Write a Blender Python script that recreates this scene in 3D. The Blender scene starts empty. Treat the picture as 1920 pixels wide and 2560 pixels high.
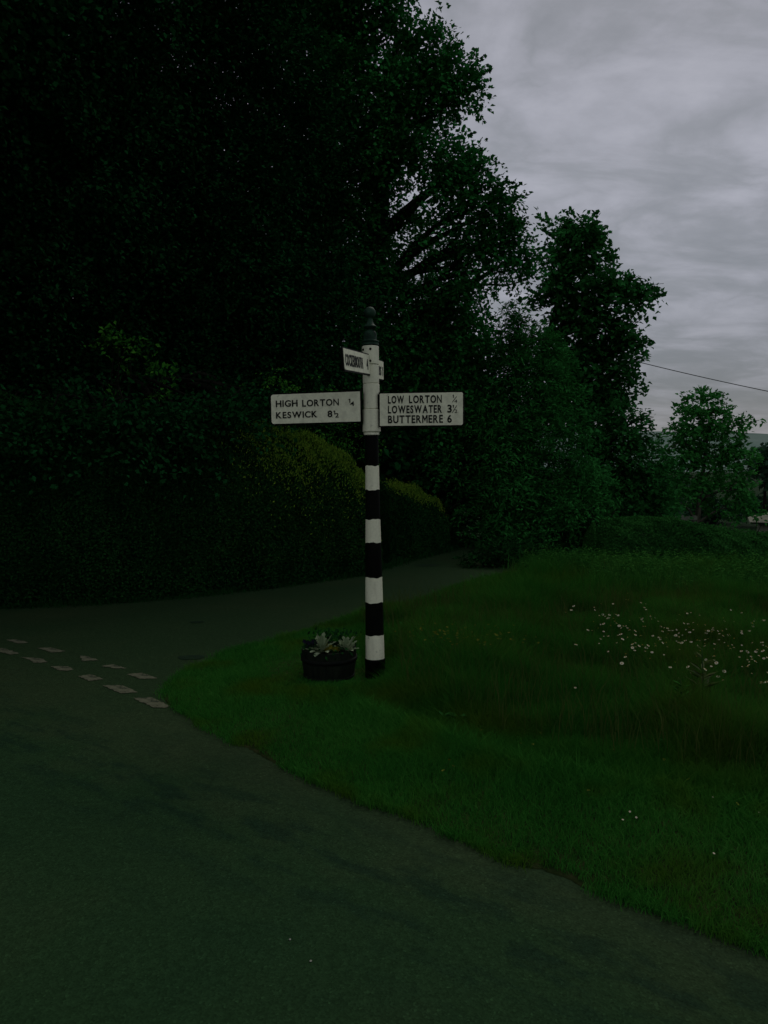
import bpy, bmesh, math, random
import numpy as np
from mathutils import Vector, Matrix

R = math.radians
rng = np.random.default_rng(11)
random.seed(5)
sc = bpy.context.scene
col = sc.collection

# ------------------------------------------------------------------ camera
EYE = 1.6
FPX = 1923.0                    # focal length in pixels of the 1920x2560 picture
PITCH = math.atan(120 / FPX)
cam_d = bpy.data.cameras.new('camera')
cam_d.sensor_fit = 'VERTICAL'
cam_d.sensor_height = 36
cam_d.lens = FPX / 2560 * 36
cam_d.clip_start = 0.05
cam_d.clip_end = 12000
cam = bpy.data.objects.new('camera', cam_d)
cam.location = (0, 0, EYE)
cam.rotation_euler = (math.pi / 2 - PITCH, 0, 0)
col.objects.link(cam)
sc.camera = cam

# ------------------------------------------------------------------ light and exposure
SUN_EL, SUN_AZ = 48, 24         # azimuth clockwise from +Y: veiled, from beyond the trees, a little to the right
world = bpy.data.worlds.new('World')
sc.world = world
world.use_nodes = True
wn, wl = world.node_tree.nodes, world.node_tree.links
wn.clear()


def N(nodes, t, **kw):
    n = nodes.new(t)
    for k, v in kw.items():
        setattr(n, k, v)
    return n


def ramp(nodes, stops, interp='LINEAR'):
    r = nodes.new('ShaderNodeValToRGB')
    r.color_ramp.interpolation = interp
    el = r.color_ramp.elements
    while len(el) > 1:
        el.remove(el[-1])
    el[0].position = stops[0][0]
    el[0].color = (*stops[0][1], 1) if not isinstance(stops[0][1], float) else (stops[0][1],) * 3 + (1,)
    for p, c in stops[1:]:
        e = el.new(p)
        e.color = (*c, 1) if not isinstance(c, float) else (c, c, c, 1)
    return r


def math_n(nodes, links, op, a, b=None, clamp=False):
    m = nodes.new('ShaderNodeMath')
    m.operation = op
    m.use_clamp = clamp
    for i, v in enumerate((a, b)):
        if v is None:
            continue
        if isinstance(v, (int, float)):
            m.inputs[i].default_value = v
        else:
            links.new(v, m.inputs[i])
    return m.outputs[0]


def mixc(nodes, links, fac, a, b, blend='MIX'):
    m = nodes.new('ShaderNodeMix')
    m.data_type = 'RGBA'
    m.blend_type = blend
    for i, v in ((0, fac), (6, a), (7, b)):
        if isinstance(v, (int, float)):
            m.inputs[i].default_value = v
        elif isinstance(v, tuple):
            m.inputs[i].default_value = (*v, 1)
        else:
            links.new(v, m.inputs[i])
    return m.outputs[2]


def build_world():
    tc = N(wn, 'ShaderNodeTexCoord')
    sky = N(wn, 'ShaderNodeTexSky', sky_type='NISHITA', sun_disc=False)
    sky.sun_elevation = R(SUN_EL)
    sky.sun_rotation = R(SUN_AZ)
    sep = N(wn, 'ShaderNodeSeparateXYZ')
    wl.new(tc.outputs['Generated'], sep.inputs[0])
    z = math_n(wn, wl, 'MAXIMUM', sep.outputs[2], 0.0)
    den = math_n(wn, wl, 'ADD', z, 0.22)
    # the cloud layer seen in perspective: direction projected onto a flat deck
    cx = math_n(wn, wl, 'DIVIDE', sep.outputs[0], den)
    cy = math_n(wn, wl, 'DIVIDE', sep.outputs[1], den)
    comb = N(wn, 'ShaderNodeCombineXYZ')
    wl.new(cx, comb.inputs[0])
    wl.new(cy, comb.inputs[1])
    mp = N(wn, 'ShaderNodeMapping')
    mp.inputs['Rotation'].default_value = (0, 0, R(-24))
    mp.inputs['Scale'].default_value = (0.85, 1.15, 1)
    mp.inputs['Location'].default_value = (3.4, 1.7, 0)
    wl.new(comb.outputs[0], mp.inputs[0])
    n1 = N(wn, 'ShaderNodeTexNoise')
    n1.inputs['Scale'].default_value = 1.5
    n1.inputs['Detail'].default_value = 5
    n1.inputs['Roughness'].default_value = 0.46
    n1.inputs['Distortion'].default_value = 0.35
    wl.new(mp.outputs[0], n1.inputs['Vector'])
    n2 = N(wn, 'ShaderNodeTexNoise')
    n2.inputs['Scale'].default_value = 3.6
    n2.inputs['Detail'].default_value = 8
    n2.inputs['Roughness'].default_value = 0.58
    n2.inputs['Distortion'].default_value = 0.5
    wl.new(mp.outputs[0], n2.inputs['Vector'])
    s = math_n(wn, wl, 'ADD', math_n(wn, wl, 'MULTIPLY', n1.outputs[0], 0.55),
               math_n(wn, wl, 'MULTIPLY', n2.outputs[0], 0.45))
    n3 = N(wn, 'ShaderNodeTexNoise')
    n3.inputs['Scale'].default_value = 3.3
    n3.inputs['Detail'].default_value = 6
    n3.inputs['Roughness'].default_value = 0.55
    n3.inputs['Distortion'].default_value = 0.4
    mp3 = N(wn, 'ShaderNodeMapping')
    mp3.inputs['Rotation'].default_value = (0, 0, R(18))
    mp3.inputs['Scale'].default_value = (0.8, 1.2, 1)
    mp3.inputs['Location'].default_value = (7.7, -2.2, 0)
    wl.new(comb.outputs[0], mp3.inputs[0])
    wl.new(mp3.outputs[0], n3.inputs['Vector'])
    # billows: rounded bright bellies with darker creases between them
    bil = math_n(wn, wl, 'ABSOLUTE', math_n(wn, wl, 'SUBTRACT', math_n(wn, wl, 'MULTIPLY', n3.outputs[0], 2.0), 1.0))
    s = math_n(wn, wl, 'ADD', s, math_n(wn, wl, 'MULTIPLY', math_n(wn, wl, 'SUBTRACT', bil, 0.16), 0.50))
    rp = ramp(wn, [(0.34, (2.55, 2.66, 2.92)), (0.43, (2.95, 3.04, 3.36)), (0.49, (3.4, 3.46, 3.88)),
                   (0.56, (3.85, 3.9, 4.4)), (0.68, (4.5, 4.52, 5.06))])
    wl.new(s, rp.inputs[0])
    # darker, thicker deck towards the horizon
    hz = ramp(wn, [(0.0, 0.50), (0.08, 0.60), (0.22, 0.88), (0.34, 0.96), (0.5, 0.88)])
    wl.new(z, hz.inputs[0])
    c1 = mixc(wn, wl, 1.0, rp.outputs[0], hz.outputs[0], 'MULTIPLY')
    # the sky is brightened behind the camera to lift the sign faces
    br = N(wn, 'ShaderNodeMapRange', interpolation_type='SMOOTHSTEP')
    br.inputs['From Min'].default_value = -0.1
    br.inputs['From Max'].default_value = 0.9
    br.inputs['To Min'].default_value = 1.0
    br.inputs['To Max'].default_value = 1.5
    back = math_n(wn, wl, 'SUBTRACT', math_n(wn, wl, 'MULTIPLY', sep.outputs[0], 0.45), sep.outputs[1])
    wl.new(back, br.inputs['Value'])
    c2 = mixc(wn, wl, 1.0, c1, br.outputs[0], 'MULTIPLY')
    fin = mixc(wn, wl, 0.93, sky.outputs[0], c2)
    bg = N(wn, 'ShaderNodeBackground')
    bg.inputs['Strength'].default_value = 0.1
    wl.new(fin, bg.inputs['Color'])
    out = N(wn, 'ShaderNodeOutputWorld')
    wl.new(bg.outputs[0], out.inputs[0])


build_world()
sun_d = bpy.data.lights.new('sun', 'SUN')
sun_d.energy = 0.8
sun_d.angle = R(22)
sun_d.color = (1.0, 0.97, 0.86)
sun = bpy.data.objects.new('sun', sun_d)
sdir = Vector((math.sin(R(SUN_AZ)) * math.cos(R(SUN_EL)), math.cos(R(SUN_AZ)) * math.cos(R(SUN_EL)), math.sin(R(SUN_EL))))
sun.rotation_euler = sdir.to_track_quat('Z', 'Y').to_euler()
sun.location = (0, -20, 30)
col.objects.link(sun)
sc.view_settings.view_transform = 'Standard'
sc.view_settings.look = 'None'
sc.view_settings.exposure = 0.0
sc.view_settings.gamma = 1.0
sc.render.engine = 'CYCLES'
sc.cycles.use_denoising = True
sc.cycles.max_bounces = 6
sc.cycles.diffuse_bounces = 3
sc.cycles.glossy_bounces = 2
sc.cycles.transmission_bounces = 3

# ------------------------------------------------------------------ picture -> place
K = 1920 / 1659.0               # my measurements were taken on a 1659-wide copy


def ray(px, py, k=K):
    u, v = px * k, py * k
    a, b = (u - 960) / FPX, (1280 - v) / FPX
    return np.array([a, math.cos(PITCH) + b * math.sin(PITCH), -math.sin(PITCH) + b * math.cos(PITCH)])


def P(px, py, Y, k=K):
    """the point at distance Y along the view axis seen at a pixel"""
    d = ray(px, py, k)
    t = Y / d[1]
    return np.array([d[0] * t, Y, EYE + d[2] * t])


def G(px, py, z=0.0, k=K):
    """the ground point seen at a pixel"""
    d = ray(px, py, k)
    t = (z - EYE) / d[2]
    return np.array([d[0] * t, d[1] * t, z])


def gh(x, y):
    """height of the natural ground: flat by the road, dropping away into the field on the right"""
    x, y = np.asarray(x, float), np.asarray(y, float)
    sx = np.clip((x - 1.8) / 2.4, 0, 1)
    sx = sx * sx * (3 - 2 * sx)
    dy = np.clip(y - 10.2, 0, 28)
    d = 0.16 * dy * np.clip(dy / 1.5, 0, 1)
    return -d * sx - 0.05


# ------------------------------------------------------------------ helpers
def tag(o, label=None, cat=None, group=None, kind=None):
    for k, v in (('label', label), ('category', cat), ('group', group), ('kind', kind)):
        if v:
            o[k] = v
    return o


def link(name, me, mats, parent=None):
    o = bpy.data.objects.new(name, me)
    col.objects.link(o)
    for m in (mats if isinstance(mats, (list, tuple)) else [mats]):
        me.materials.append(m)
    if parent is not None:
        o.parent = parent
    return o


def np_mesh(name, V, faces_flat, sizes, smooth=False):
    me = bpy.data.meshes.new(name)
    V = np.asarray(V, np.float32)
    me.vertices.add(len(V))
    me.vertices.foreach_set('co', V.ravel())
    me.loops.add(len(faces_flat))
    me.loops.foreach_set('vertex_index', np.asarray(faces_flat, np.int32))
    sizes = np.asarray(sizes, np.int32)
    me.polygons.add(len(sizes))
    st = np.zeros(len(sizes), np.int32)
    st[1:] = np.cumsum(sizes)[:-1]
    me.polygons.foreach_set('loop_start', st)
    me.polygons.foreach_set('loop_total', sizes)
    if smooth:
        me.polygons.foreach_set('use_smooth', np.ones(len(sizes), bool))
    me.update(calc_edges=True)
    return me


def empty(name, loc=(0, 0, 0)):
    o = bpy.data.objects.new(name, None)
    o.location = loc
    o.empty_display_size = 0.1
    col.objects.link(o)
    return o


def thing(name, label, cat, loc=(0, 0, 0), group=None):
    return tag(empty(name, loc), label, cat, group)


def norm(a):
    return a / np.maximum(np.linalg.norm(a, axis=-1, keepdims=True), 1e-9)


class MB:
    """collects shapes into one mesh"""

    def __init__(self):
        self.bm = bmesh.new()
        self.mi = 0

    def face(self, vs, smooth=False):
        try:
            f = self.bm.faces.new(vs)
            f.material_index = self.mi
            f.smooth = smooth
            return f
        except ValueError:
            return None

    def box(self, lo, hi, bevel=0.0, mat=None):
        g = bmesh.ops.create_cube(self.bm, size=1)
        vs = g['verts']
        lo, hi = Vector(lo), Vector(hi)
        for v in vs:
            v.co = Vector(((lo[i] + hi[i]) / 2 + v.co[i] * (hi[i] - lo[i])) for i in range(3))
        if mat is not None:
            for v in vs:
                v.co = mat @ v.co
        fs = {f for v in vs for f in v.link_faces}
        for f in fs:
            f.material_index = self.mi
        if bevel:
            es = {e for v in vs for e in v.link_edges}
            r = bmesh.ops.bevel(self.bm, geom=list(es), offset=bevel, segments=2, affect='EDGES', profile=0.6)
            for f in r['faces']:
                f.material_index = self.mi
        return self

    def tube(self, pts, rad, seg=8, cap=True):
        pts = [Vector(p) for p in pts]
        if isinstance(rad, (int, float)):
            rad = [rad] * len(pts)
        rings = []
        up = Vector((0.13, 0.27, 1)).normalized()
        for i, p in enumerate(pts):
            t = (pts[min(i + 1, len(pts) - 1)] - pts[max(i - 1, 0)]).normalized()
            a = t.cross(up)
            if a.length < 1e-3:
                a = t.cross(Vector((1, 0, 0)))
            a.normalize()
            b = t.cross(a)
            rings.append([self.bm.verts.new(p + (a * math.cos(q) + b * math.sin(q)) * rad[i])
                          for q in (2 * math.pi * k / seg for k in range(seg))])
        for r0, r1 in zip(rings, rings[1:]):
            for k in range(seg):
                self.face([r0[k], r0[(k + 1) % seg], r1[(k + 1) % seg], r1[k]], True)
        if cap:
            self.face(rings[0][::-1])
            self.face(rings[-1])
        return self

    def lathe(self, prof, seg=32, centre=(0, 0), mats=None, closed=True):
        """prof: (radius, z) list"""
        rings = []
        for r, z in prof:
            rings.append([self.bm.verts.new((centre[0] + r * math.cos(2 * math.pi * k / seg),
                                             centre[1] + r * math.sin(2 * math.pi * k / seg), z)) for k in range(seg)])
        for i, (r0, r1) in enumerate(zip(rings, rings[1:])):
            if mats:
                self.mi = mats[i]
            for k in range(seg):
                self.face([r0[k], r0[(k + 1) % seg], r1[(k + 1) % seg], r1[k]], True)
        if closed:
            self.face(rings[0][::-1])
            self.face(rings[-1])
        return self

    def build(self, name, mats, parent=None, recalc=True):
        if recalc:
            bmesh.ops.recalc_face_normals(self.bm, faces=self.bm.faces[:])
        me = bpy.data.meshes.new(name)
        self.bm.to_mesh(me)
        self.bm.free()
        return link(name, me, mats, parent)


# ------------------------------------------------------------------ materials
def new_mat(name):
    m = bpy.data.materials.new(name)
    m.use_nodes = True
    nt = m.node_tree
    nt.nodes.clear()
    out = N(nt.nodes, 'ShaderNodeOutputMaterial')
    return m, nt.nodes, nt.links, out


def leaf_mat(name, stops, trans=0.22, spec=0.12, patch=None, patch_scale=0.9, rough=0.5):
    """foliage: every leaf its own tint, drifting in patches through the crown"""
    m, n, l, out = new_mat(name)
    geo = N(n, 'ShaderNodeNewGeometry')
    tc = N(n, 'ShaderNodeTexCoord')
    ns = N(n, 'ShaderNodeTexNoise')
    ns.inputs['Scale'].default_value = patch_scale
    ns.inputs['Detail'].default_value = 3
    l.new(tc.outputs['Object'], ns.inputs['Vector'])
    v = math_n(n, l, 'ADD', math_n(n, l, 'MULTIPLY', geo.outputs['Random Per Island'], 0.55),
               math_n(n, l, 'MULTIPLY', math_n(n, l, 'SUBTRACT', ns.outputs[0], 0.25), 0.9))
    rp = ramp(n, stops)
    l.new(v, rp.inputs[0])
    c = rp.outputs[0]
    if patch:
        n3 = N(n, 'ShaderNodeTexNoise')
        n3.inputs['Scale'].default_value = patch[1]
        n3.inputs['Detail'].default_value = 4
        l.new(tc.outputs['Object'], n3.inputs['Vector'])
        r3 = ramp(n, [(patch[2], 0.0), (patch[2] + 0.16, 1.0)])
        l.new(n3.outputs[0], r3.inputs[0])
        c = mixc(n, l, r3.outputs[0], c, patch[0])
    p = N(n, 'ShaderNodeBsdfPrincipled')
    p.inputs['Roughness'].default_value = rough
    p.inputs['Specular IOR Level'].default_value = spec
    l.new(c, p.inputs['Base Color'])
    t = N(n, 'ShaderNodeBsdfTranslucent')
    l.new(c, t.inputs['Color'])
    mx = N(n, 'ShaderNodeMixShader')
    mx.inputs[0].default_value = trans
    l.new(p.outputs[0], mx.inputs[1])
    l.new(t.outputs[0], mx.inputs[2])
    l.new(mx.outputs[0], out.inputs[0])
    return m


def rough_mat(name, c1, c2, scale=6.0, rough=0.7, spec=0.2, bump=0.2, bscale=40.0, detail=6, lo=0.35, hi=0.65, stretch=None, metal=0.0):
    m, n, l, out = new_mat(name)
    tc = N(n, 'ShaderNodeTexCoord')
    vec = tc.outputs['Object']
    if stretch:
        mp = N(n, 'ShaderNodeMapping')
        mp.inputs['Scale'].default_value = stretch
        l.new(vec, mp.inputs[0])
        vec = mp.outputs[0]
    ns = N(n, 'ShaderNodeTexNoise')
    ns.inputs['Scale'].default_value = scale
    ns.inputs['Detail'].default_value = detail
    l.new(vec, ns.inputs['Vector'])
    rp = ramp(n, [(lo, c1), (hi, c2)])
    l.new(ns.outputs[0], rp.inputs[0])
    p = N(n, 'ShaderNodeBsdfPrincipled')
    p.inputs['Roughness'].default_value = rough
    p.inputs['Specular IOR Level'].default_value = spec
    p.inputs['Metallic'].default_value = metal
    l.new(rp.outputs[0], p.inputs['Base Color'])
    if bump:
        nb = N(n, 'ShaderNodeTexNoise')
        nb.inputs['Scale'].default_value = bscale
        nb.inputs['Detail'].default_value = 4
        l.new(vec, nb.inputs['Vector'])
        b = N(n, 'ShaderNodeBump')
        b.inputs['Strength'].default_value = bump
        b.inputs['Distance'].default_value = 0.01
        l.new(nb.outputs[0], b.inputs['Height'])
        l.new(b.outputs[0], p.inputs['Normal'])
    l.new(p.outputs[0], out.inputs[0])
    return m


def asphalt_mat():
    m, n, l, out = new_mat('asphalt')
    tc = N(n, 'ShaderNodeTexCoord')
    pos = tc.outputs['Object']

    def noise(scale, detail=5, vec=pos, rough=0.55):
        t = N(n, 'ShaderNodeTexNoise')
        t.inputs['Scale'].default_value = scale
        t.inputs['Detail'].default_value = detail
        t.inputs['Roughness'].default_value = rough
        l.new(vec, t.inputs['Vector'])
        return t.outputs[0]
    big = ramp(n, [(0.34, (0.0115, 0.0330, 0.0125)), (0.52, (0.0145, 0.0360, 0.0135)), (0.68, (0.0235, 0.0400, 0.0165))])
    l.new(noise(0.45, 4), big.inputs[0])
    sep = N(n, 'ShaderNodeSeparateXYZ')
    l.new(pos, sep.inputs[0])
    # tar stains along the middle of the lane; the crown of the road beyond them is worn to warmer stone
    along = math_n(n, l, 'SUBTRACT', math_n(n, l, 'MULTIPLY', sep.outputs[0], 0.80), math_n(n, l, 'MULTIPLY', sep.outputs[1], 0.60))
    dl = math_n(n, l, 'ADD', math_n(n, l, 'MULTIPLY', sep.outputs[0], 0.60), math_n(n, l, 'MULTIPLY', sep.outputs[1], 0.80))
    cv = N(n, 'ShaderNodeCombineXYZ')
    l.new(math_n(n, l, 'MULTIPLY', along, 1.3), cv.inputs[0])
    l.new(math_n(n, l, 'MULTIPLY', dl, 3.4), cv.inputs[1])
    st = noise(2.2, 8, cv.outputs[0], 0.66)
    dd = math_n(n, l, 'ABSOLUTE', math_n(n, l, 'SUBTRACT', dl, 2.28))
    side = math_n(n, l, 'ADD', math_n(n, l, 'SUBTRACT', dl, 2.2), math_n(n, l, 'MULTIPLY', math_n(n, l, 'SUBTRACT', noise(1.6, 5), 0.5), 1.6))
    warm = ramp(n, [(0.0, 0.0), (0.7, 1.0)])
    l.new(side, warm.inputs[0])
    warmc = math_n(n, l, 'MULTIPLY', warm.outputs[0], math_n(n, l, 'SUBTRACT', 1.0, math_n(n, l, 'MULTIPLY', math_n(n, l, 'SUBTRACT', sep.outputs[1], 4.5, True), 0.6)), True)
    road_c = mixc(n, l, warmc, big.outputs[0], (0.0235, 0.0405, 0.0170))
    band = ramp(n, [(0.0, 1.0), (0.16, 0.85), (0.46, 0.22), (1.0, 0.10)])
    l.new(dd, band.inputs[0])
    stm = ramp(n, [(0.48, 0.0), (0.60, 1.0)])
    l.new(st, stm.inputs[0])
    stain = math_n(n, l, 'MULTIPLY', math_n(n, l, 'MULTIPLY', stm.outputs[0], band.outputs[0]), 0.6)
    c = mixc(n, l, stain, road_c, (0.0060, 0.0180, 0.0105))
    # stone chippings
    vo = N(n, 'ShaderNodeTexVoronoi')
    vo.inputs['Scale'].default_value = 130
    l.new(pos, vo.inputs['Vector'])
    chip = ramp(n, [(0.0, 0.72), (0.5, 0.98), (0.85, 1.18), (1.0, 1.75)])
    l.new(vo.outputs['Color'], chip.inputs[0])
    c = mixc(n, l, 1.0, c, chip.outputs[0], 'MULTIPLY')
    fine = ramp(n, [(0.3, 0.8), (0.7, 1.2)])
    l.new(noise(28, 6), fine.inputs[0])
    c = mixc(n, l, 0.7, c, fine.outputs[0], 'MULTIPLY')
    p = N(n, 'ShaderNodeBsdfPrincipled')
    p.inputs['Roughness'].default_value = 0.85
    p.inputs['Specular IOR Level'].default_value = 0.02
    l.new(c, p.inputs['Base Color'])
    b = N(n, 'ShaderNodeBump')
    b.inputs['Strength'].default_value = 0.5
    b.inputs['Distance'].default_value = 0.004
    l.new(vo.outputs['Distance'], b.inputs['Height'])
    l.new(b.outputs[0], p.inputs['Normal'])
    l.new(p.outputs[0], out.inputs[0])
    return m


def worn_paint_mat():
    m, n, l, out = new_mat('worn_road_paint')
    tc = N(n, 'ShaderNodeTexCoord')
    t = N(n, 'ShaderNodeTexNoise')
    t.inputs['Scale'].default_value = 14
    t.inputs['Detail'].default_value = 8
    t.inputs['Roughness'].default_value = 0.7
    l.new(tc.outputs['Object'], t.inputs['Vector'])
    rp = ramp(n, [(0.42, (0.02, 0.03, 0.017)), (0.49, (0.078, 0.082, 0.05)), (0.72, (0.125, 0.13, 0.082))])
    l.new(t.outputs[0], rp.inputs[0])
    p = N(n, 'ShaderNodeBsdfPrincipled')
    p.inputs['Roughness'].default_value = 0.8
    p.inputs['Specular IOR Level'].default_value = 0.08
    l.new(rp.outputs[0], p.inputs['Base Color'])
    l.new(p.outputs[0], out.inputs[0])
    return m


def white_paint_mat(name='white_paint', base=(0.65, 0.665, 0.475)):
    """weathered white paint with faint rain streaks and algae"""
    m, n, l, out = new_mat(name)
    tc = N(n, 'ShaderNodeTexCoord')
    mp = N(n, 'ShaderNodeMapping')
    mp.inputs['Scale'].default_value = (9, 9, 1.6)
    l.new(tc.outputs['Object'], mp.inputs[0])
    t = N(n, 'ShaderNodeTexNoise')
    t.inputs['Scale'].default_value = 2.2
    t.inputs['Detail'].default_value = 7
    l.new(mp.outputs[0], t.inputs['Vector'])
    rp = ramp(n, [(0.34, tuple(x * 0.86 for x in base)), (0.5, base), (0.66, tuple(min(1, x * 1.07) for x in base))])
    l.new(t.outputs[0], rp.inputs[0])
    t2 = N(n, 'ShaderNodeTexNoise')
    t2.inputs['Scale'].default_value = 70
    t2.inputs['Detail'].default_value = 3
    l.new(tc.outputs['Object'], t2.inputs['Vector'])
    r2 = ramp(n, [(0.3, 0.93), (0.6, 1.03)])
    l.new(t2.outputs[0], r2.inputs[0])
    c = mixc(n, l, 0.9, rp.outputs[0], r2.outputs[0], 'MULTIPLY')
    # dirt specks and scuffs
    t4 = N(n, 'ShaderNodeTexNoise')
    t4.inputs['Scale'].default_value = 26
    t4.inputs['Detail'].default_value = 6
    l.new(tc.outputs['Object'], t4.inputs['Vector'])
    r4 = ramp(n, [(0.66, 0.0), (0.74, 0.55)])
    l.new(t4.outputs[0], r4.inputs[0])
    c = mixc(n, l, r4.outputs[0], c, (0.22, 0.23, 0.17))
    p = N(n, 'ShaderNodeBsdfPrincipled')
    p.inputs['Roughness'].default_value = 0.5
    p.inputs['Specular IOR Level'].default_value = 0.25
    l.new(c, p.inputs['Base Color'])
    b = N(n, 'ShaderNodeBump')
    b.inputs['Strength'].default_value = 0.15
    b.inputs['Distance'].default_value = 0.002
    l.new(t2.outputs[0], b.inputs['Height'])
    l.new(b.outputs[0], p.inputs['Normal'])
    l.new(p.outputs[0], out.inputs[0])
    return m


M = {}
M['asphalt'] = asphalt_mat()
M['paint'] = worn_paint_mat()
M['white'] = white_paint_mat()
M['black'] = rough_mat('black_paint', (0.0008, 0.0012, 0.0008), (0.002, 0.0034, 0.0018), 12, 0.5, 0.05, 0.1, 90)
M['letter'] = rough_mat('letter_black', (0.004, 0.006, 0.004), (0.009, 0.011, 0.008), 30, 0.5, 0.1, 0)
M['finial'] = rough_mat('mossy_dark_paint', (0.004, 0.015, 0.008), (0.016, 0.046, 0.025), 22, 0.6, 0.1, 0.3, 60)
M['rust'] = rough_mat('rusty_bolt', (0.006, 0.006, 0.004), (0.02, 0.016, 0.009), 80, 0.8, 0.1, 0.2, 90)
M['soil'] = rough_mat('verge_soil', (0.008, 0.022, 0.005), (0.034, 0.042, 0.014), 16, 0.95, 0.02, 0.6, 60)
M['ground'] = rough_mat('ground_turf', (0.006, 0.018, 0.006), (0.014, 0.032, 0.010), 1.2, 0.95, 0.02, 0.4, 30)
M['field'] = M['ground']
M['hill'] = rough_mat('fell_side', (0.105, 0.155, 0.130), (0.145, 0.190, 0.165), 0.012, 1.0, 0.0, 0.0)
M['bark'] = rough_mat('bark', (0.004, 0.005, 0.003), (0.013, 0.014, 0.009), 7, 0.9, 0.05, 0.7, 26, stretch=(3, 3, 0.6))
M['pale_bark'] = rough_mat('pale_bark', (0.03, 0.032, 0.022), (0.085, 0.085, 0.06), 6, 0.9, 0.05, 0.6, 22, stretch=(3, 3, 0.6))
M['stave'] = rough_mat('tub_wood', (0.0035, 0.007, 0.004), (0.010, 0.015, 0.008), 5, 0.8, 0.06, 0.5, 30, stretch=(6, 6, 0.8))
M['hoop'] = rough_mat('tub_hoop', (0.002, 0.004, 0.003), (0.006, 0.008, 0.005), 30, 0.7, 0.08, 0.2, 60)
M['compost'] = rough_mat('compost', (0.004, 0.005, 0.003), (0.012, 0.012, 0.007), 30, 1, 0.0, 0.6, 60)
M['shed_wall'] = rough_mat('pale_boards', (0.10, 0.115, 0.08), (0.20, 0.21, 0.15), 5, 0.85, 0.05, 0.3, 20, stretch=(6, 6, 0.5))
M['shed_roof'] = rough_mat('shed_roofing', (0.12, 0.125, 0.09), (0.18, 0.18, 0.13), 4, 0.85, 0.05, 0.2, 20)
M['shed_dark'] = rough_mat('shed_gap', (0.010, 0.014, 0.010), (0.02, 0.025, 0.018), 4, 0.9, 0.05, 0)
M['rail'] = rough_mat('grey_rail', (0.06, 0.075, 0.055), (0.12, 0.13, 0.095), 8, 0.9, 0.05, 0.3, 30)
M['cable'] = rough_mat('cable', (0.02, 0.024, 0.024), (0.035, 0.04, 0.04), 8, 0.7, 0.1, 0)
M['straw'] = rough_mat('straw', (0.10, 0.095, 0.06), (0.2, 0.18, 0.11), 30, 0.9, 0.05, 0)
M['stone'] = rough_mat('stone', (0.14, 0.14, 0.11), (0.3, 0.3, 0.25), 60, 0.9, 0.05, 0.3)
M['tar'] = rough_mat('tar', (0.006, 0.017, 0.008), (0.010, 0.026, 0.011), 14, 0.8, 0.06, 0.4, 60)  # also colours the painted shadow by the grass corner
M['petal'] = rough_mat('daisy_petal', (0.38, 0.375, 0.25), (0.55, 0.54, 0.38), 60, 0.8, 0.05, 0)
M['eye'] = rough_mat('daisy_eye', (0.30, 0.20, 0.02), (0.36, 0.25, 0.03), 60, 0.8, 0.05, 0)
M['yellow'] = rough_mat('yellow_petal', (0.085, 0.10, 0.006), (0.14, 0.15, 0.010), 60, 0.7, 0.1, 0)
M['yellow_pansy'] = rough_mat('yellow_pansy_petal', (0.05, 0.055, 0.004), (0.09, 0.085, 0.008), 60, 0.7, 0.05, 0)
M['violet'] = rough_mat('dark_violet_petal', (0.003, 0.0035, 0.007), (0.008, 0.008, 0.016), 60, 0.8, 0.05, 0)
M['stem'] = rough_mat('stem_green', (0.010, 0.032, 0.008), (0.02, 0.05, 0.012), 20, 0.8, 0.05, 0)
M['silver_leaf'] = leaf_mat('silver_leaf', [(0.2, (0.1125, 0.1625, 0.0840)), (0.55, (0.2000, 0.2600, 0.1440)), (0.9, (0.3125, 0.3770, 0.2280))], 0.1, 0.05, rough=0.9)

M['grass'] = leaf_mat('lawn_blade', [(0.15, (0.0137, 0.0857, 0.0112)), (0.5, (0.0254, 0.1376, 0.0168)), (0.8, (0.0430, 0.1758, 0.0251)), (1.0, (0.0781, 0.1758, 0.0390))], 0.25, 0.0, ((0.043, 0.102, 0.008), 1.9, 0.52), 1.1)
M['meadow'] = leaf_mat('meadow_blade', [(0.1, (0.0110, 0.0717, 0.0087)), (0.5, (0.0234, 0.1117, 0.0131)), (0.8, (0.0407, 0.1318, 0.0173)), (1.0, (0.0859, 0.1290, 0.0304))], 0.25, 0.0, ((0.038, 0.086, 0.009), 1.3, 0.51), 0.8)
M['weed'] = leaf_mat('weed_leaf', [(0.1, (0.0123, 0.0606, 0.0112)), (0.5, (0.0246, 0.1090, 0.0179)), (0.9, (0.0492, 0.1574, 0.0246))], 0.2, 0.0, None, 1.4)
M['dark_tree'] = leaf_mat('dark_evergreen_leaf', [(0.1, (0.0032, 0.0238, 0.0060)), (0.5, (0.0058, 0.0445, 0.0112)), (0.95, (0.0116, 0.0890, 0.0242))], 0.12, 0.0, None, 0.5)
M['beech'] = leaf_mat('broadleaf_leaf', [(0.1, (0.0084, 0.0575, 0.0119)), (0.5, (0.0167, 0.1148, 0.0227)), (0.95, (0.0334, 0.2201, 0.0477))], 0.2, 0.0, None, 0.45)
M['sycamore'] = leaf_mat('sycamore_leaf', [(0.1, (0.0100, 0.0582, 0.0119)), (0.5, (0.0180, 0.1048, 0.0224)), (0.95, (0.0321, 0.1687, 0.0373))], 0.2, 0.0, None, 0.6)
M['cypress'] = leaf_mat('cypress_spray', [(0.1, (0.0095, 0.0603, 0.0122)), (0.5, (0.0176, 0.1084, 0.0216)), (0.95, (0.0329, 0.1808, 0.0338))], 0.15, 0.0, None, 0.8)
M['young_tree'] = leaf_mat('young_tree_leaf', [(0.1, (0.0158, 0.0950, 0.0170)), (0.5, (0.0295, 0.1647, 0.0305)), (0.95, (0.0591, 0.2597, 0.0508))], 0.22, 0.0, None, 0.7)
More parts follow.
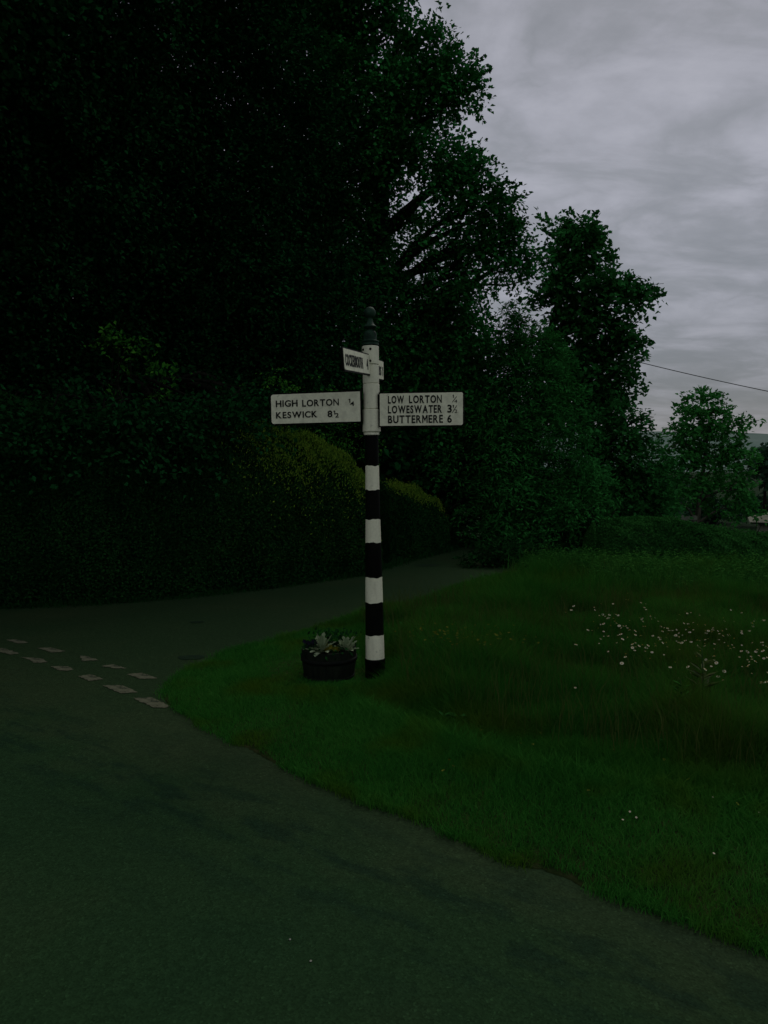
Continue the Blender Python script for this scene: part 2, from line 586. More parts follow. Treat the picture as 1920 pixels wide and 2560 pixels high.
M['hedge'] = leaf_mat('hedge_leaf', [(0.1, (0.0036, 0.0181, 0.0048)), (0.5, (0.0071, 0.0392, 0.0095)), (0.95, (0.0154, 0.0694, 0.0143))], 0.15, 0.0, None, 0.9)
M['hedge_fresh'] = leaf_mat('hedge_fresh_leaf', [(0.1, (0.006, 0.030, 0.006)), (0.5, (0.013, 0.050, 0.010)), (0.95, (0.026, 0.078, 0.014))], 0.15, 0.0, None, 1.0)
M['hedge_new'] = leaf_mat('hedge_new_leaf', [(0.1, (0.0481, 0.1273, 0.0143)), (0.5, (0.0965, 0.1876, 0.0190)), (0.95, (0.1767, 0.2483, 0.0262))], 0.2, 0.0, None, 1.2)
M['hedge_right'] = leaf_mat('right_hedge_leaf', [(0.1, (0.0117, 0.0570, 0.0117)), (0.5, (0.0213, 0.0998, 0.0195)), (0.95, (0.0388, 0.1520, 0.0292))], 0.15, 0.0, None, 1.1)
M['shrub'] = leaf_mat('bright_shrub_leaf', [(0.1, (0.0160, 0.0872, 0.0102)), (0.5, (0.0319, 0.1488, 0.0163)), (0.95, (0.0730, 0.2308, 0.0265))], 0.22, 0.0, None, 1.2)
M['far_tree'] = leaf_mat('far_tree_leaf', [(0.1, (0.012, 0.036, 0.018)), (0.5, (0.022, 0.058, 0.030)), (0.95, (0.032, 0.076, 0.040))], 0.15, 0.0, None, 0.4)


# ------------------------------------------------------------------ foliage
def leaves_mesh(name, C, U, Nn, L, W, fold=0.22):
    """C centres, U leaf axis, Nn leaf normal; a pointed, slightly folded leaf each"""
    n = len(C)
    U = norm(U)
    Wd = norm(np.cross(U, Nn))
    Nn = np.cross(Wd, U)
    L = np.broadcast_to(L, (n,))[:, None]
    W = np.broadcast_to(W, (n,))[:, None]
    V = np.empty((n, 4, 3), np.float32)
    V[:, 0] = C - U * L * 0.5
    V[:, 1] = C + Wd * W * 0.5 + Nn * W * fold - U * L * 0.06
    V[:, 2] = C + U * L * 0.5
    V[:, 3] = C - Wd * W * 0.5 + Nn * W * fold - U * L * 0.06
    return np_mesh(name, V.reshape(-1, 3), np.arange(4 * n), np.full(n, 4))


def rand_dirs(n, r=None):
    r = r or rng
    v = r.normal(size=(n, 3))
    return norm(v)


def crown_points(clumps, spray_den=34.0, leaves_per=26, spray=0.42, droop=0.25, flat=0.45, fill=0.3, shell=0.55):
    """clumps: (centre xyz, radii xyz, density). Leaves sit on sprays that grow outwards from each clump."""
    Cs, Us, Ns = [], [], []
    for c, r, den in clumps:
        c, r = np.asarray(c, float), np.asarray(r, float)
        area = 4 * math.pi * ((r[0] * r[1]) ** 1.6 / 3 + (r[0] * r[2]) ** 1.6 / 3 + (r[1] * r[2]) ** 1.6 / 3) ** (1 / 1.6)
        ns = max(6, int(area * spray_den * den / 6))
        d = rand_dirs(ns)
        rad = shell + (1.04 - shell) * rng.random(ns) ** 0.7
        inner = rng.random(ns) < fill
        rad[inner] *= rng.random(inner.sum()) * 0.9
        # uneven outline: whole sectors pushed in or out
        ph = rng.random(3) * 6.28
        lump = 1 + 0.16 * np.sin(3 * d[:, 0] * 2 + ph[0]) + 0.14 * np.sin(5 * d[:, 2] + ph[1]) + 0.1 * np.sin(7 * d[:, 1] + ph[2])
        sc_ = c + d * r * (rad * lump)[:, None]
        axis = norm(d * np.array([1, 1, 0.55]) + rng.normal(size=(ns, 3)) * 0.45 + np.array([0, 0, -droop]))
        side = norm(np.cross(axis, np.array([0, 0, 1.0]) + rng.normal(size=(ns, 3)) * 0.35))
        up = np.cross(side, axis)
        k = leaves_per
        s = spray * (0.6 + 0.8 * rng.random(ns))[:, None]
        t = (rng.random((ns, k)) - 0.35) * s * 1.5
        w = rng.normal(size=(ns, k)) * s * 0.33 * (1 - 0.5 * np.abs(t) / (s * 1.5))
        h = rng.normal(size=(ns, k)) * s * 0.33 * flat
        pts = sc_[:, None] + axis[:, None] * t[..., None] + side[:, None] * w[..., None] + up[:, None] * h[..., None]
        pts[..., 2] -= droop * (np.maximum(t, 0) ** 2) / np.maximum(s, 0.05)
        la = axis[:, None] * 0.8 + side[:, None] * (np.sign(w) * 0.8)[..., None] + rng.normal(size=(ns, k, 3)) * 0.5
        ln = up[:, None] + rng.normal(size=(ns, k, 3)) * 0.55
        Cs.append(pts.reshape(-1, 3))
        Us.append(la.reshape(-1, 3))
        Ns.append(ln.reshape(-1, 3))
    return np.concatenate(Cs), np.concatenate(Us), np.concatenate(Ns)


def pc(px, py, Y, rx, ry=None, ry_depth=None, den=1.0):
    """a clump from its place and half-size in the picture and its distance"""
    ry = ry or rx
    m = K * Y / FPX
    return (P(px, py, Y), (rx * m, (ry_depth or (rx * m)), ry * m), den)


def limb_path(a, b, r0, r1, n=6, wob=0.08):
    a, b = np.asarray(a, float), np.asarray(b, float)
    L = np.linalg.norm(b - a)
    pts, rad = [], []
    o1, o2 = rng.normal(size=3) * wob * L, rng.normal(size=3) * wob * L
    for i in range(n):
        t = i / (n - 1)
        p = a + (b - a) * t + o1 * math.sin(math.pi * t) + o2 * math.sin(2 * math.pi * t) * 0.5
        p[2] += 0.10 * L * math.sin(math.pi * t)
        pts.append(p)
        rad.append(r0 + (r1 - r0) * t ** 0.8)
    return pts, rad


def tree(name, label, cat, base, clumps, mat, leaf=(0.085, 0.055), trunk_r=0.2, bark='bark', top=None, group=None, limbs=True, crown='crown', lean=(0, 0), **kw):
    base = np.asarray(base, float)
    root = thing(name, label, cat, tuple(base), group)
    C, U, Nn = crown_points(clumps, **kw)
    C = C - base
    n = len(C)
    sz = 0.7 + 0.6 * rng.random(n)
    me = leaves_mesh(crown, C, U, Nn, leaf[0] * sz, leaf[1] * sz)
    link(crown, me, mat, root)
    cs = np.array([c[0] for c in clumps]) - base
    ctr = cs.mean(0)
    if top is None:
        top = np.array([ctr[0] * 0.8, ctr[1] * 0.8, cs[:, 2].max() * 0.9])
    else:
        top = np.asarray(top) - base
    mb = MB()
    nseg = 9
    o1 = rng.normal(size=2) * 0.02 * top[2]
    tp, tr = [], []
    for i in range(nseg):
        t = i / (nseg - 1)
        tp.append(np.array([top[0] * t ** 1.3 + o1[0] * math.sin(5 * t), top[1] * t ** 1.3 + o1[1] * math.sin(4 * t), top[2] * t - (0.15 if i == 0 else 0)]))
        tr.append(trunk_r * (1.35 if i == 0 else 1) * (1 - 0.86 * t) + 0.012)
    mb.tube(tp, tr, 10)
    if limbs:
        for c in cs:
            zt = np.clip(c[2] - 0.45 * np.linalg.norm(c[:2] - tp[4][:2]), 0.25 * top[2], 0.95 * top[2])
            j = min(range(nseg), key=lambda q: abs(tp[q][2] - zt))
            p, r = limb_path(tp[j], c, max(0.02, tr[j] * 0.55), 0.012, 6, 0.05)
            mb.tube(p, r, 6)
            for q in range(3):
                e = c + rng.normal(size=3) * 0.22 * np.array([1, 1, 0.6])
                p2, r2 = limb_path(p[3], e, max(0.012, r[3] * 0.6), 0.006, 5, 0.1)
                mb.tube(p2, r2, 5)
    mb.build('trunk', M[bark], root)
    return root


# ------------------------------------------------------------------ ground, hills, road
def grid_axis(stops):
    out = []
    for a, b, n in stops:
        out += list(np.linspace(a, b, n, endpoint=False))
    return np.array(out + [stops[-1][1]])


def build_ground():
    xs = grid_axis([(-6000, -60, 8), (-60, -4, 16), (-4, 12, 40), (12, 60, 16), (60, 6000, 8)])
    ys = grid_axis([(-3000, -20, 6), (-20, 8, 14), (8, 30, 44), (30, 60, 10), (60, 8000, 10)])
    X, Y = np.meshgrid(xs, ys)
    Z = gh(X, Y)
    V = np.stack([X, Y, Z], -1).reshape(-1, 3)
    nx, ny = len(xs), len(ys)
    i, j = np.meshgrid(np.arange(nx - 1), np.arange(ny - 1))
    a = (j * nx + i).ravel()
    F = np.stack([a, a + 1, a + nx + 1, a + nx], -1).ravel()
    tag(link('ground', np_mesh('ground', V, F, np.full(len(a), 4), True), M['ground']), kind='structure')


build_ground()


def build_hills():
    # a long fell across the valley: ridge line from the picture, carried on beyond both edges
    xs = np.linspace(-900, 2200, 150)
    ys = np.linspace(500, 2300, 60)
    X, Y = np.meshgrid(xs, ys)
    Yr = 1400.0
    px = np.array([-400, 300, 900, 1395, 1450, 1560, 1659, 1800, 2400])
    py = np.array([930, 925, 925, 933, 936, 936, 951, 968, 985])
    xr = np.array([P(a, b, Yr)[0] for a, b in zip(px, py)])
    zr = np.array([P(a, b, Yr)[2] for a, b in zip(px, py)])
    ridge = np.interp(X, xr, zr)
    t = np.clip((Y - 550) / (Yr - 550), 0, 1)
    prof = np.where(Y <= Yr, 0.12 * t + 0.88 * (t * t * (3 - 2 * t)), np.clip(1 - (Y - Yr) / 900, 0, 1))
    w = (np.sin(X * 0.013 + Y * 0.004) * 5 + np.sin(X * 0.031 - Y * 0.011) * 3 + np.sin(X * 0.09 + Y * 0.05) * 1.2)
    Z = -5 + (ridge + 5) * prof + w * prof * (1 - prof) * 3
    V = np.stack([X, Y, Z], -1).reshape(-1, 3)
    nx = len(xs)
    i, j = np.meshgrid(np.arange(nx - 1), np.arange(len(ys) - 1))
    a = (j * nx + i).ravel()
    F = np.stack([a, a + 1, a + nx + 1, a + nx], -1).ravel()
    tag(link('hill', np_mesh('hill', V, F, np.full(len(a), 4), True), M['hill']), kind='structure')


build_hills()

HEDGE_BASE = [(-300, 1330), (0, 1314), (200, 1306), (400, 1291), (600, 1268), (780, 1243), (870, 1214), (985, 1186)]
hb = np.array([G(*p)[:2] for p in HEDGE_BASE])

VERGE_NEAR = [(365, 1525), (450, 1570), (560, 1620), (680, 1685), (800, 1735), (900, 1768), (1000, 1815), (1100, 1852), (1230, 1908),
              (1300, 1937), (1400, 1968), (1500, 1997), (1659, 2047), (1900, 2120)]
VERGE_FAR = [(365, 1525), (352, 1505), (362, 1485), (385, 1462), (420, 1440), (500, 1406), (570, 1390), (650, 1372), (720, 1352), (790, 1330),
             (850, 1316), (905, 1300), (950, 1282), (985, 1266), (1040, 1250), (1085, 1242)]


def smooth_line(pts, n):
    pts = np.asarray(pts, float)
    d = np.r_[0, np.cumsum(np.linalg.norm(np.diff(pts, axis=0), axis=1))]
    t = np.linspace(0, d[-1], n)
    q = np.stack([np.interp(t, d, pts[:, k]) for k in range(pts.shape[1])], -1)
    for _ in range(3):
        q[1:-1] = 0.25 * q[:-2] + 0.5 * q[1:-1] + 0.25 * q[2:]
    return q


near_g = smooth_line([G(*p)[:2] for p in VERGE_NEAR], 220)
far_g = smooth_line([G(*p)[:2] for p in VERGE_FAR], 160)


def build_road():
    far_right = np.array([G(985, 1186)[:2], (2.0, 15.6), (2.6, 18.5), (3.6, 18.5), (3.3, 15.0), (2.6, 13.2), G(1110, 1236)[:2] + [0.3, 0.1]])
    outline = [(-16, -9), (16, -9), (16, 2.0), tuple(near_g[-1] + [1.2, 0.5])]
    ring = [tuple(p) for p in hb[0:] + np.array([-0.1, 0.35])]
    ring = [(-16, ring[0][1] - 1.5)] + ring
    pts = outline + [(near_g[-1][0], near_g[-1][1] + 1.5), (2.8, 11.4)] + [tuple(p) for p in far_right[::-1][1:]] + ring[::-1]
    bm = bmesh.new()
    vs = [bm.verts.new((x, y, 0.0)) for x, y in pts]
    f = bm.faces.new(vs)
    bmesh.ops.triangulate(bm, faces=[f])
    bmesh.ops.recalc_face_normals(bm, faces=bm.faces[:])
    me = bpy.data.meshes.new('road')
    bm.to_mesh(me)
    bm.free()
    o = link('road', me, M['asphalt'])
    tag(o, kind='structure')


build_road()

# the grass verge: a low bank laid on the corner between the two roads
edge_jit = np.cumsum(rng.normal(size=len(near_g)) * 0.006)
edge_jit -= np.linspace(edge_jit[0], edge_jit[-1], len(edge_jit))
near_e = near_g + np.stack([edge_jit * 0.6, edge_jit], -1)
verge_poly = np.vstack([near_e[::-1], far_g[1:], np.array([(3.0, 12.0), (5, 12.3), (9, 12.5), (12, 12.5), (12, 3.0)])])


def in_poly(pts, poly):
    x, y = pts[:, 0], pts[:, 1]
    ins = np.zeros(len(pts), bool)
    j = len(poly) - 1
    for i in range(len(poly)):
        xi, yi = poly[i]
        xj, yj = poly[j]
        c = ((yi > y) != (yj > y)) & (x < (xj - xi) * (y - yi) / (yj - yi + 1e-12) + xi)
        ins ^= c
        j = i
    return ins


def dist_line(pts, line):
    d = np.full(len(pts), 1e9)
    for a, b in zip(line[:-1], line[1:]):
        ab = b - a
        t = np.clip(((pts - a) @ ab) / (ab @ ab + 1e-12), 0, 1)
        d = np.minimum(d, np.linalg.norm(pts - (a + t[:, None] * ab), axis=1))
    return d


road_edge = np.vstack([near_e[::-1], far_g[1:]])
edge_coarse = road_edge[::3]


def verge_z(x, y):
    pts = np.stack([np.ravel(x), np.ravel(y)], -1)
    d = dist_line(pts, edge_coarse)
    z = 0.004 + 0.06 * np.clip(d / 0.7, 0, 1) ** 0.9
    return np.maximum(z + np.minimum(gh(pts[:, 0], pts[:, 1]) + 0.05, 0), -9)


def build_verge():
    bm = bmesh.new()
    ring = [bm.verts.new((x, y, 0)) for x, y in verge_poly]
    f = bm.faces.new(ring)
    # interior points keep the bank rounded
    r = bmesh.ops.triangulate(bm, faces=[f])
    bmesh.ops.subdivide_edges(bm, edges=[e for e in bm.edges if not e.is_boundary and e.calc_length() > 0.5], cuts=6, use_grid_fill=True)
    bmesh.ops.triangulate(bm, faces=bm.faces[:])
    co = np.array([v.co[:2] for v in bm.verts])
    z = verge_z(co[:, 0], co[:, 1])
    for v, q in zip(bm.verts, z):
        v.co.z = q
    be = [e for e in bm.edges if e.is_boundary]
    g = bmesh.ops.extrude_edge_only(bm, edges=be)
    for v in g['geom']:
        if isinstance(v, bmesh.types.BMVert):
            v.co.z -= 0.03
    bmesh.ops.recalc_face_normals(bm, faces=bm.faces[:])
    for f in bm.faces:
        f.smooth = True
    me = bpy.data.meshes.new('grass_verge')
    bm.to_mesh(me)
    bm.free()
    tag(link('grass_verge', me, M['soil']), kind='structure')


build_verge()

# ------------------------------------------------------------------ grass
MOWN_LINE = np.array([G(*p)[:2] for p in [(600, 1385), (700, 1385), (775, 1400), (782, 1470), (770, 1530), (810, 1565), (900, 1602), (1000, 1645), (1150, 1692), (1300, 1722),
                                          (1450, 1745), (1659, 1792), (1900, 1850)]])
mown_poly = np.vstack([near_e[::-1], far_g[1:40], MOWN_LINE, [MOWN_LINE[-1] + [2, 0]], [near_e[-1] + [2, 0]]])


def blades(name, pts, h, w, lean, mat, z0=None, bend=0.5):
    n = len(pts)
    z = verge_z(pts[:, 0], pts[:, 1]) if z0 is None else z0
    b = np.stack([pts[:, 0], pts[:, 1], z - 0.006], -1)
    a = rng.random(n) * 6.283
    d = np.stack([np.cos(a), np.sin(a), np.zeros(n)], -1)
    fa = rng.random(n) * 6.283
    s = np.stack([np.cos(fa), np.sin(fa), np.zeros(n)], -1) * (w * 0.5)[:, None]
    ln = (lean * (0.3 + rng.random(n)))[:, None]
    up = np.array([0, 0, 1.0])
    m = b + up * (h * 0.55)[:, None] + d * ln * (h * 0.28)[:, None]
    t = b + up * (h * (1 - 0.25 * ln[:, 0] * bend))[:, None] + d * ln * (h * 0.95)[:, None]
    V = np.stack([b - s, b + s, m - s * 0.8, m + s * 0.8, t], 1).reshape(-1, 3)
    k = np.arange(n)[:, None] * 5
    F = np.concatenate([k + np.array([[0, 1, 3, 2]]), k + np.array([[2, 3, 4]])], 1).ravel()
    sizes = np.tile([4, 3], n)
    return link(name, np_mesh(name, V, F, sizes), mat)


TUB_XY = G(711, 1462, 0.05)[:2]
POST_XY = G(811, 1468, 0.05)[:2]


def foot_trim(p):
    """grass is kept short by hand around the planter and the post"""
    d1 = np.linalg.norm(p - (TUB_XY + [0, 0.12]), axis=1)
    d2 = np.linalg.norm(p - POST_XY, axis=1)
    return np.clip((d1 - 0.2) / 0.45, 0.42, 1) * np.clip((d2 - 0.02) / 0.3, 0.6, 1) * (d1 > 0.17)


def scatter(n, x0, x1, y0, y1):
    return np.stack([x0 + (x1 - x0) * rng.random(n), y0 + (y1 - y0) * rng.random(n)], -1)


def vnoise(p, s, seed=0):
    r = np.random.default_rng(seed)
    out = np.zeros(len(p))
    for k in range(6):
        a = r.random() * 6.28
        f = s * (0.6 + r.random() * 1.2)
        out += np.sin((p[:, 0] * math.cos(a) + p[:, 1] * math.sin(a)) * f + r.random() * 6.28)
    return out / 6


def in_view(p, m=0.15):
    """keep what the camera, or a camera a step aside, could see"""
    ax = np.abs(p[:, 0]) - 1.2
    return ax < p[:, 1] * 0.53 + m


def build_grass():
    near = scatter(820000, -2.6, 4.6, 2.2, 8.2)
    near = near[in_view(near)]
    near = near[in_poly(near, verge_poly)]
    de = dist_line(near, edge_coarse)
    keep = de > 0.035 * np.abs(vnoise(near, 5, 3)) + 0.03 * np.abs(vnoise(near, 23, 6)) + 0.012 * rng.random(len(near))
    # density falls with distance as blades get smaller in the picture
    keep &= rng.random(len(near)) < np.clip(5.0 / near[:, 1], 0.35, 1.2)
    near, de = near[keep], de[keep]
    # tufts that hang over the tarmac
    k = rng.integers(0, len(road_edge), 16000)
    lip = road_edge[k] + rng.normal(size=(16000, 2)) * 0.022
    lip = lip[(vnoise(lip, 9, 31) + 0.5 * rng.random(len(lip))) > 0.1]
    lip = lip[lip[:, 1] < 9]
    near = np.vstack([near, lip])
    de = np.r_[de, np.full(len(lip), 0.03)]
    mown = in_poly(near, mown_poly)
    mown[-len(lip):] = True
    dm = dist_line(near, MOWN_LINE)
    a = near[mown]
    tuft = np.clip(0.5 + vnoise(a, 6, 1), 0, 1.4)
    h = (0.024 + 0.03 * rng.random(len(a)) + 0.03 * tuft * np.clip(de[mown] / 0.4, 0.2, 1)) * (1 + 1.3 * np.exp(-dm[mown] / 0.15)) * (0.75 + 0.5 * np.clip(0.5 + vnoise(a, 2.2, 8), 0, 1)) * foot_trim(a)
    tag(blades('lawn_grass', a, h, 0.0021 + 0.0018 * rng.random(len(a)), np.full(len(a), 0.9), M['grass']),
        'short mown bright green grass along the road edge of the verge', 'grass', kind='stuff')
    b = near[~mown]
    more = scatter(170000, -0.2, 4.6, 3.0, 8.0)
    more = more[in_view(more)]
    more = more[in_poly(more, verge_poly)]
    b = np.vstack([b, more[~in_poly(more, mown_poly)]])
    far = scatter(60000, -0.5, 8.0, 7.8, 12.4)
    far = far[in_view(far)]
    far = far[in_poly(far, verge_poly)]
    b = np.vstack([b, far])
    dm = dist_line(b, MOWN_LINE)
    de = dist_line(b, edge_coarse)
    base = np.clip(dm / 0.55, 0, 1) * np.clip(de / 0.6, 0.15, 1)
    tuft = np.clip(0.66 + 0.75 * vnoise(b, 2.6, 4) + 0.7 * vnoise(b, 8.5, 12), 0.12, 1.7)
    h = 0.05 + base * (0.08 + 0.22 * rng.random(len(b)) ** 1.6) * tuft + 0.03 * rng.random(len(b))
    h = h * foot_trim(b)
    w = np.where(b[:, 1] > 7, 0.006, 0.0042) * (0.7 + 0.6 * rng.random(len(b)))
    tag(blades('meadow_grass', b, h, w, np.full(len(b), 0.75), M['meadow']),
        'long unmown meadow grass behind the mown strip', 'grass', kind='stuff')
    # seed-headed stalks standing above the rest
    s = b[(rng.random(len(b)) < 0.02) & (base > 0.5)]
    hs = 0.22 + 0.2 * rng.random(len(s))
    tag(blades('seed_stalk_grass', s, hs, np.full(len(s), 0.004), np.full(len(s), 0.35), M['straw_grass']),
        'thin straw coloured seed stalks standing above the meadow grass', 'grass', kind='stuff')


M['straw_grass'] = leaf_mat('seed_stalk', [(0.1, (0.020, 0.050, 0.008)), (0.6, (0.042, 0.066, 0.013)), (1, (0.072, 0.084, 0.022))], 0.2, 0.05, None, 1.0)
build_grass()


# ------------------------------------------------------------------ weeds: tall nettles and grasses before the right hedge
def build_weeds():
    line = np.array([G(*p)[:2] for p in [(1120, 1243), (1200, 1262), (1300, 1283), (1430, 1300), (1560, 1312), (1659, 1322), (1900, 1345)]])
    n = 2600
    t = rng.random(n)
    d = np.r_[0, np.cumsum(np.linalg.norm(np.diff(line, axis=0), axis=1))]
    q = np.stack([np.interp(t * d[-1], d, line[:, k]) for k in range(2)], -1)
    off = rng.random(n) ** 0.8 * 2.6
    q = q + np.stack([off * 0.25, off], -1)
    q = q[in_view(q)]
    z = np.where(in_poly(q, verge_poly), verge_z(q[:, 0], q[:, 1]), gh(q[:, 0], q[:, 1]))
    Cs, Us, Ns, Ls = [], [], [], []
    mb_pts = []
    for (x, y), z0 in zip(q, z):
        dl = np.clip((y - np.interp(x, line[:, 0], line[:, 1])) / 1.0, 0.15, 1)
        H = (0.12 + 0.30 * random.random() ** 1.7) * (0.45 + 0.55 * dl)
        k = int(7 + H * 22)
        tt = np.sort(rng.random(k)) ** 0.8
        a = rng.random(k) * 6.28
        lean = rng.normal(size=2) * 0.12 * H
        c = np.stack([x + lean[0] * tt, y + lean[1] * tt, z0 + H * tt], -1)
        o = np.stack([np.cos(a), np.sin(a), 0.35 - 0.6 * rng.random(k)], -1)
        L = 0.085 * (1.15 - 0.75 * tt) * (0.7 + 0.6 * rng.random(k))
        Cs.append(c + o * L[:, None] * 0.5)
        Us.append(o)
        Ns.append(np.stack([rng.normal(size=k) * 0.3, rng.normal(size=k) * 0.3, np.ones(k)], -1))
        Ls.append(L)
    L = np.concatenate(Ls)
    me = leaves_mesh('tall_weeds', np.concatenate(Cs), np.concatenate(Us), np.concatenate(Ns), L, L * 0.42)
    tag(link('tall_weeds', me, M['weed']), 'tall leafy weeds and nettles growing in front of the right clipped hedge', 'weeds', kind='stuff')
    s = np.repeat(q, 5, axis=0) + rng.normal(size=(len(q) * 5, 2)) * 0.12
    z5 = np.repeat(z, 5)
    h = 0.12 + 0.22 * rng.random(len(s))
    tag(blades('rough_grass', s, h, np.full(len(s), 0.009), np.full(len(s), 0.5), M['weed'], z0=z5),
        'rough dark grass standing among the weeds by the right hedge', 'grass', kind='stuff')


build_weeds()


# ------------------------------------------------------------------ hedges
def hedge(name, label, front, thick, tops, mat, n_leaf=60000, leaf=0.045, new_growth=None, new_n=0, lean_in=0.12, base_fn=None, group=None, wild=1.0, fresh=None):
    """front: ground line of its road side; tops: height along it. One clipped body of leaves plus a woody core of stems"""
    front = np.asarray(front, float)
    d = np.r_[0, np.cumsum(np.linalg.norm(np.diff(front, axis=0), axis=1))]

    def at(t):
        p = np.stack([np.interp(t * d[-1], d, front[:, k]) for k in range(2)], -1)
        h = np.interp(t * d[-1], d, tops)
        e = 0.01
        q0 = np.stack([np.interp((t - e) * d[-1], d, front[:, k]) for k in range(2)], -1)
        q1 = np.stack([np.interp((t + e) * d[-1], d, front[:, k]) for k in range(2)], -1)
        tg = norm(q1 - q0)
        nr = np.stack([-tg[:, 1], tg[:, 0]], -1)     # away from the road
        return p, h, tg, nr
    ctr = front.mean(0)
    b0 = float(base_fn(ctr[0], ctr[1])) if base_fn is not None else 0.0
    root = thing(name, label, 'hedge', (ctr[0], ctr[1], b0), group)

    def shell(n, s0, s1, jit):
        """cross-section parameter s: 0 foot of the front, 0.6 shoulder, 1 back of the top"""
        t = rng.random(n)
        s = s0 + (s1 - s0) * rng.random(n) ** 1.35
        p, h, tg, nr = at(t)
        zb = (base_fn(p[:, 0], p[:, 1]) if base_fn is not None else np.zeros(n))
        hh = h - zb
        # superellipse front-to-top
        ang = np.clip(s, 0, 1) * math.pi / 2
        up = np.sin(ang) ** (2 / 3.2)
        inw = 1 - np.cos(ang) ** (2 / 3.2)
        bump = 0.07 * wild * (np.sin(t * d[-1] * 3.1 + s * 4) + np.sin(t * d[-1] * 7.3 - s * 9 + 1) * 0.7 + np.sin(t * d[-1] * 13 + s * 17) * 0.5 + np.sin(t * d[-1] * 1.4 + 0.5) * 1.1)
        dep = rng.random(n) ** 2 * jit
        # rounded ends
        end = np.minimum(t, 1 - t) * d[-1]
        er = np.clip(1 - end / 0.5, 0, 1) ** 2
        off = inw * thick * 0.55 + lean_in * up * 0.5 + dep - bump * 0.5 + er * 0.3 * thick
        z = zb + hh * up * (1 - 0.18 * er) + bump * 0.35 * up - dep * (up > 0.9)
        c = np.stack([p[:, 0] + nr[:, 0] * off, p[:, 1] + nr[:, 1] * off, z], -1)
        out = np.stack([-nr[:, 0] * np.cos(ang), -nr[:, 1] * np.cos(ang), np.sin(ang)], -1)
        return c, out
    c, o = shell(n_leaf, 0.0003, 1.0, 0.16)
    nb = n_leaf // 3
    tb = rng.random(nb)
    p, h, tg, nr = at(tb)
    zb = base_fn(p[:, 0], p[:, 1]) if base_fn is not None else np.zeros(nb)
    fz = rng.random(nb)
    back = np.stack([p[:, 0] + nr[:, 0] * thick * (1 - 0.5 * rng.random(nb) * (fz > .9)), p[:, 1] + nr[:, 1] * thick * (1 - 0.5 * rng.random(nb) * (fz > .9)), zb + (h - zb) * fz], -1)
    ob = np.stack([nr[:, 0], nr[:, 1], np.zeros(nb)], -1)
    ends = []
    oe = []
    for t0, sg in ((0.0, -1), (1.0, 1)):
        ne = n_leaf // 16
        p, h, tg, nr = at(np.full(ne, t0 + (0.001 if t0 == 0 else -0.001)))
        zb = base_fn(p[:, 0], p[:, 1]) if base_fn is not None else np.zeros(ne)
        a, bz = rng.random(ne), rng.random(ne)
        bul = 0.22 * (1 - (2 * a - 1) ** 2) * (1 - bz ** 4)
        ends.append(np.stack([p[:, 0] + nr[:, 0] * a * thick + tg[:, 0] * sg * bul, p[:, 1] + nr[:, 1] * a * thick + tg[:, 1] * sg * bul, zb + (h - zb) * bz * (0.96 - 0.2 * np.abs(2 * a - 1) ** 3)], -1))
        oe.append(np.stack([tg[:, 0] * sg, tg[:, 1] * sg, np.full(ne, 0.3)], -1))
    C = np.vstack([c, back] + ends)
    O = np.vstack([o, ob] + oe)
    n = len(C)
    U = norm(O * 0.6 + rng.normal(size=(n, 3)) * 0.8 + np.array([0, 0, 0.3]))
    Nn = O + rng.normal(size=(n, 3)) * 0.42 + np.array([0, 0, 0.1])
    sz = 0.6 + 0.8 * rng.random(n)
    org = np.array([ctr[0], ctr[1], b0])
    link('foliage', leaves_mesh('foliage', C - org, U, Nn, leaf * sz, leaf * 0.6 * sz), M[mat], root)
    if new_n:
        c, o = shell(new_n, 0.05, 1.0, 0.03)
        mid, wid, (xa, xb) = new_growth
        elev = np.arcsin(np.clip(o[:, 2], 0, 1)) / (math.pi / 2)
        pr = np.exp(-((elev - mid) / wid) ** 2)
        pr *= np.clip((c[:, 0] - xa) / 0.95, 0, 1) ** 1.5 * np.clip((xb - c[:, 0]) / 0.3, 0, 1)
        pr *= np.clip(0.62 + 1.3 * vnoise(c[:, :2] + c[:, 2:3] * 0.8, 5.0, 9), 0.08, 1)
        # shoots catch where the shears pass less often: never a hard edge
        keep = rng.random(new_n) < pr
        c, o = c[keep], o[keep]
        n = len(c)
        c = c + o * (0.02 + 0.06 * rng.random(n))[:, None] + np.array([0, 0, 1]) * (0.05 * rng.random(n))[:, None]
        U = norm(o * 0.7 + rng.normal(size=(n, 3)) * 0.55 + np.array([0, 0, 0.7]))
        Nn = o + rng.normal(size=(n, 3)) * 0.7
        sz = 0.6 + 0.7 * rng.random(n)
        link('new_growth', leaves_mesh('new_growth', c - org, U, Nn, leaf * 1.1 * sz, leaf * 0.5 * sz), M['hedge_new'], root)
    if fresh:
        c, o = shell(fresh[0], 0.03, 1.0, 0.04)
        xa, xb = fresh[1]
        pr = np.clip((c[:, 0] - xa) / 1.6, 0, 1) ** 1.3 * np.clip(0.7 + 1.1 * vnoise(c[:, :2] * [1, 1] + c[:, 2:3], 4.0, 15), 0.15, 1) * (0.35 + 0.65 * np.clip(c[:, 2] / 1.2, 0, 1))
        keep = rng.random(len(c)) < pr
        c, o = c[keep] + o[keep] * 0.015, o[keep]
        n = len(c)
        U = norm(o * 0.6 + rng.normal(size=(n, 3)) * 0.8 + np.array([0, 0, 0.3]))
        sz = 0.6 + 0.8 * rng.random(n)
        link('fresh_leaves', leaves_mesh('fresh_leaves', c - org, U, o + rng.normal(size=(n, 3)) * 0.7, leaf * sz, leaf * 0.6 * sz), M['hedge_fresh'], root)
    mb = MB()
    m = max(4, int(d[-1] / 0.45))
    p, h, tg, nr = at((np.arange(m) + 0.5) / m)
